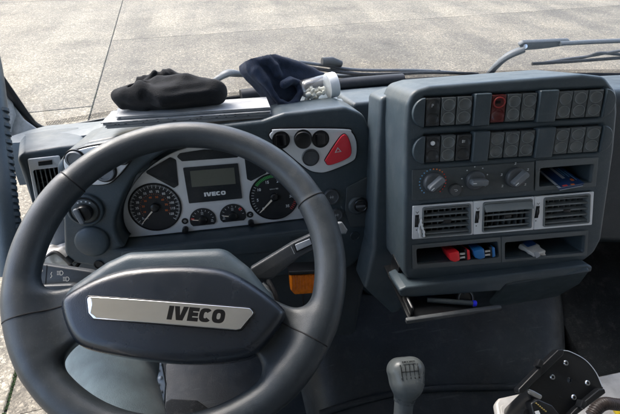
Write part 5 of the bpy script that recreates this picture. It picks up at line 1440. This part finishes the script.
for i, (P, hgt) in enumerate([([(556, 349.5), (562.5, 349.5), (561, 355), (521, 393), (517, 393), (516.5, 389), (532, 373), (543, 362)], .022), ([(603.5, 388.5), (604.5, 393), (577, 413.5), (562, 430), (556, 428), (574, 409), (598, 389)], .018)]):
    rl_ = plate('side_rail', CR, fillet(CR.LL(P, .008), .002), .0003, hgt*.6, 'black', cr, bevel=.0015)
for (u, v) in [(542, 363.5), (585, 405)]:
    x, y = CR.L(u, v, .02); f_ = CR.sub(x, y, .006, rz=0); box('rail_clip', f_, -.003, .003, -.005, .005, 0, .012, 'black', cr, bevel=.001)
cb = plate('connector_block', CR, fillet(CR.LL([(524, 402), (531, 398), (545, 404), (553, 414), (545, 424), (528, 418)]), .003), .0005, .016, 'black', cr, bevel=.002)
for k in range(6):
    x, y = CR.L(535.5+k*1.9, 403.2+k*1.6, .016); lathe('contact_pin', CR, x, y, [(.0009, .0160), (.0009, .0182), (.0004, .0186)], 'gold', cb, n=8)
plate('steel_lug', CR, fillet(CR.LL([(528, 388.5), (534, 391), (543, 396), (540.5, 400), (533, 396.5), (528.5, 392.5)], .004), .002), .0003, .004, 'steel', cr, bevel=.0007)
x, y = CR.L(527, 414, .004); lathe('lug_boss', CR, x, y, [(.006, -.002), (.006, .006), (.003, .0065)], 'black', cr, n=20)
plate('label_plate', CR, CR.LL([(530, 410.5), (534, 409.5), (536, 414), (532, 416)], .006), .0162, .0166, 'white_plastic', cb)
tube('mount_arm', [CR.W(.0, -.01, -.0045), CR.W(.0, -.03, -.06), CR.W(.01, -.07, -.12)], .014, 'black', cr, n=16)
# light metal tray under it
TR = Fr(pt(560, 400, .70), tilt=78, yaw=-4)
tr_ = thing('metal_tray', 'scuffed pale metal tray beneath the device cradle', 'tray', TR.hit(560, 420, -.01))
to = TR.LL([(496, 403), (499, 398), (600, 376), (700, 355), (760, 420), (700, 560), (520, 560)])
plate('tray_top', TR, fillet(to, .008), -.016, 0, 'tray', tr_, bevel=.004)
te = TR.LL([(500, 406), (600, 384), (700, 362), (745, 420), (690, 540), (525, 540)])
plate('tray_liner', TR, fillet(te, .006), .0003, .0016, 'tray', tr_, bevel=.0006)
# ribbed conduit
hs = thing('ribbed_conduit', 'dark ribbed flexible conduit beside the cradle', 'conduit', pt(615, 406, .66))
hpth = smooth_path([pt(592, 416, .64), pt(598, 407, .645), pt(606, 403.5, .65), (pt(616, 404.5, .66)), pt(632, 406, .67), pt(650, 408, .68)], 16)
rr = [.0078+.0016*math.sin(i*2.1) for i in range(len(hpth))]
tube('conduit_tube', hpth, rr, 'hose', hs, n=16, smooth=180)
yl = thing('yellow_tag', 'small yellow plastic piece on the tray at the right edge', 'tag', pt(617, 413, .68))
YF = TR.sub(*TR.L(618, 412.5), .0018)
box('tag_body', YF, -.008, .012, -.004, .004, 0, .005, 'yellow', yl, bevel=.001)
box('tag_clip', YF, -.002, .004, -.003, .003, .0052, .009, 'yellow', yl, bevel=.001)

# ================================================================== PEDAL, FLOOR MATS, PERSON
PD = Fr(pt(154, 382, 1.12), tilt=40)
pd = thing('foot_pedal', 'pale grey studded foot pedal beside the trouser leg', 'pedal', PD.hit(154, 400))
plate('pedal_plate', PD, fillet(PD.LL([(138, 352), (160, 352), (166, 385), (163, 420), (140, 420)]), .008), -.012, 0, 'pedal', pd, bevel=.003)
for j in range(9):
    for i in range(4):
        u = 141+i*5.6+(j % 2)*2.6; v = 357+j*7.0
        if u > 162: continue
        x, y = PD.L(u, v); lathe('stud', PD, x, y, [(.0048, .0002), (.0045, .0022), (.0030, .0034), (.001, .0036)], 'pedal', pd, n=14)
tube('pedal_arm', [PD.hit(152, 352, -.013), PD.hit(156, 330, -.06)], .010, 'black', pd, n=12)
FM = Fr(pt(215, 395, 1.25), tilt=75)
fm = plate('floor_mat', FM, fillet(FM.LL([(166, 362), (300, 352), (330, 420), (330, 560), (164, 560)]), .01), -.008, 0, 'mat_black', bevel=.002, label='black rubber floor mat below the wheel hub', cat='floor mat')
fm2 = plate('heel_pad', FM, fillet(FM.LL([(166, 404), (172, 400.5), (198, 402), (212, 412), (240, 500), (165, 500)]), .01), .0006, .016, 'carpet', bevel=.004, label='worn dark heel pad lying on the rubber floor mat', cat='heel pad')

# the driver's left leg in grey-blue trousers
kn_ = pt(108, 352, .82); hip = pt(165, 600, .62); foot = A(-.33, .66, -1.14)
hip = A(-.13, .02, -.72)
an_ = A(-.32, .60, -1.10)
bw_ = A(.02, -.04, -.74)
O = kn_
def lc(p): return tuple((np.array(p)-O).astype(float))
hipb = A(-.10, -.22, -.76)
def f_leg(P):
    d = s_caps(P, lc(kn_+np.array([0, -.02, -.012])), lc(hip), .076, .092)
    d = smin(d, s_ell(P, lc(kn_+np.array([0, .0, -.015])), (.076, .082, .078)), .03)
    d = smin(d, s_caps(P, lc(kn_+np.array([0, .02, -.06])), lc(an_), .064, .048), .05)
    d = smin(d, s_ell(P, lc(hipb), (.19, .15, .13)), .08)
    d = smin(d, s_caps(P, lc(A(.03, -.12, -.78)), lc(A(.10, .10, -.86)), .092, .075), .06)
    d = smin(d, s_caps(P, lc(A(.10, .10, -.86)), lc(A(.08, .02, -1.14)), .065, .050), .05)
    fold_ = .0030*wob(P*np.array([.6, 1.4, 1], np.float32), 40, 21)+.0020*wob(P*np.array([.5, 1.3, 1], np.float32), 95, 23)
    return d+fold_
V, Q = surfnet(f_leg, lc(A(-.46, -.40, -1.21)), lc(A(.26, .74, -.52)), .0070, newton=1)
per = thing('person', 'seated person in grey-blue trousers, left knee under the steering wheel', 'person', A(-.30, .62, -1.2))
link('trousers', np_mesh(V+O, Q), 'trouser', per, smooth=180)
def f_shoe(P):
    d = s_ell(P, (0, .07, .035), (.048, .14, .045)); d = smin(d, s_caps(P, (0, -.02, .04), (0, -.02, .09), .045, .045), .03)
    return smax(d, -(P[:, 2]-.002), .006)
V, Q = surfnet(f_shoe, (-.07, -.09, -.02), (.07, .24, .16), .006, newton=1)
SF = HZ.sub(*(A(-.325, .60, -1.218))); link('shoe', np_mesh(SF.WA(V), Q), 'black', per, smooth=180)
SF = HZ.sub(*(A(.08, .02, -1.218))); link('shoe', np_mesh(SF.WA(V), Q), 'black', per, smooth=180)
# loose rag and cable end showing at the lower left of the dashboard
RG = Fr(pt(62, 255, .86), tilt=20)
def f_rag(P):
    d = s_ell(P, (-.005, .0, 0), (.035, .020, .03)); return d+.006*wob(P, 120, 31)+.003*wob(P, 260, 33)
V, Q = surfnet(f_rag, (-.06, -.05, -.05), (.06, .05, .05), .0025, newton=0)
link('crumpled_rag', np_mesh(RG.WA(V), Q), 'rag', smooth=50, label='crumpled off-white rag under the left end of the dashboard', cat='rag')
lw = thing('loose_cable', 'loose black cable beside the crumpled rag', 'cable', pt(66, 265, .84))
tube('cable_sheath', smooth_path([pt(42, 262, .83), pt(54, 252, .83), pt(66, 260, .83), pt(74, 268, .84), pt(80, 262, .86)], 6), .0032, 'loom', lw, n=8)
tube('cable_plug', [pt(66, 257, .828), pt(72, 263, .832)], .0062, 'loom', lw, n=10)
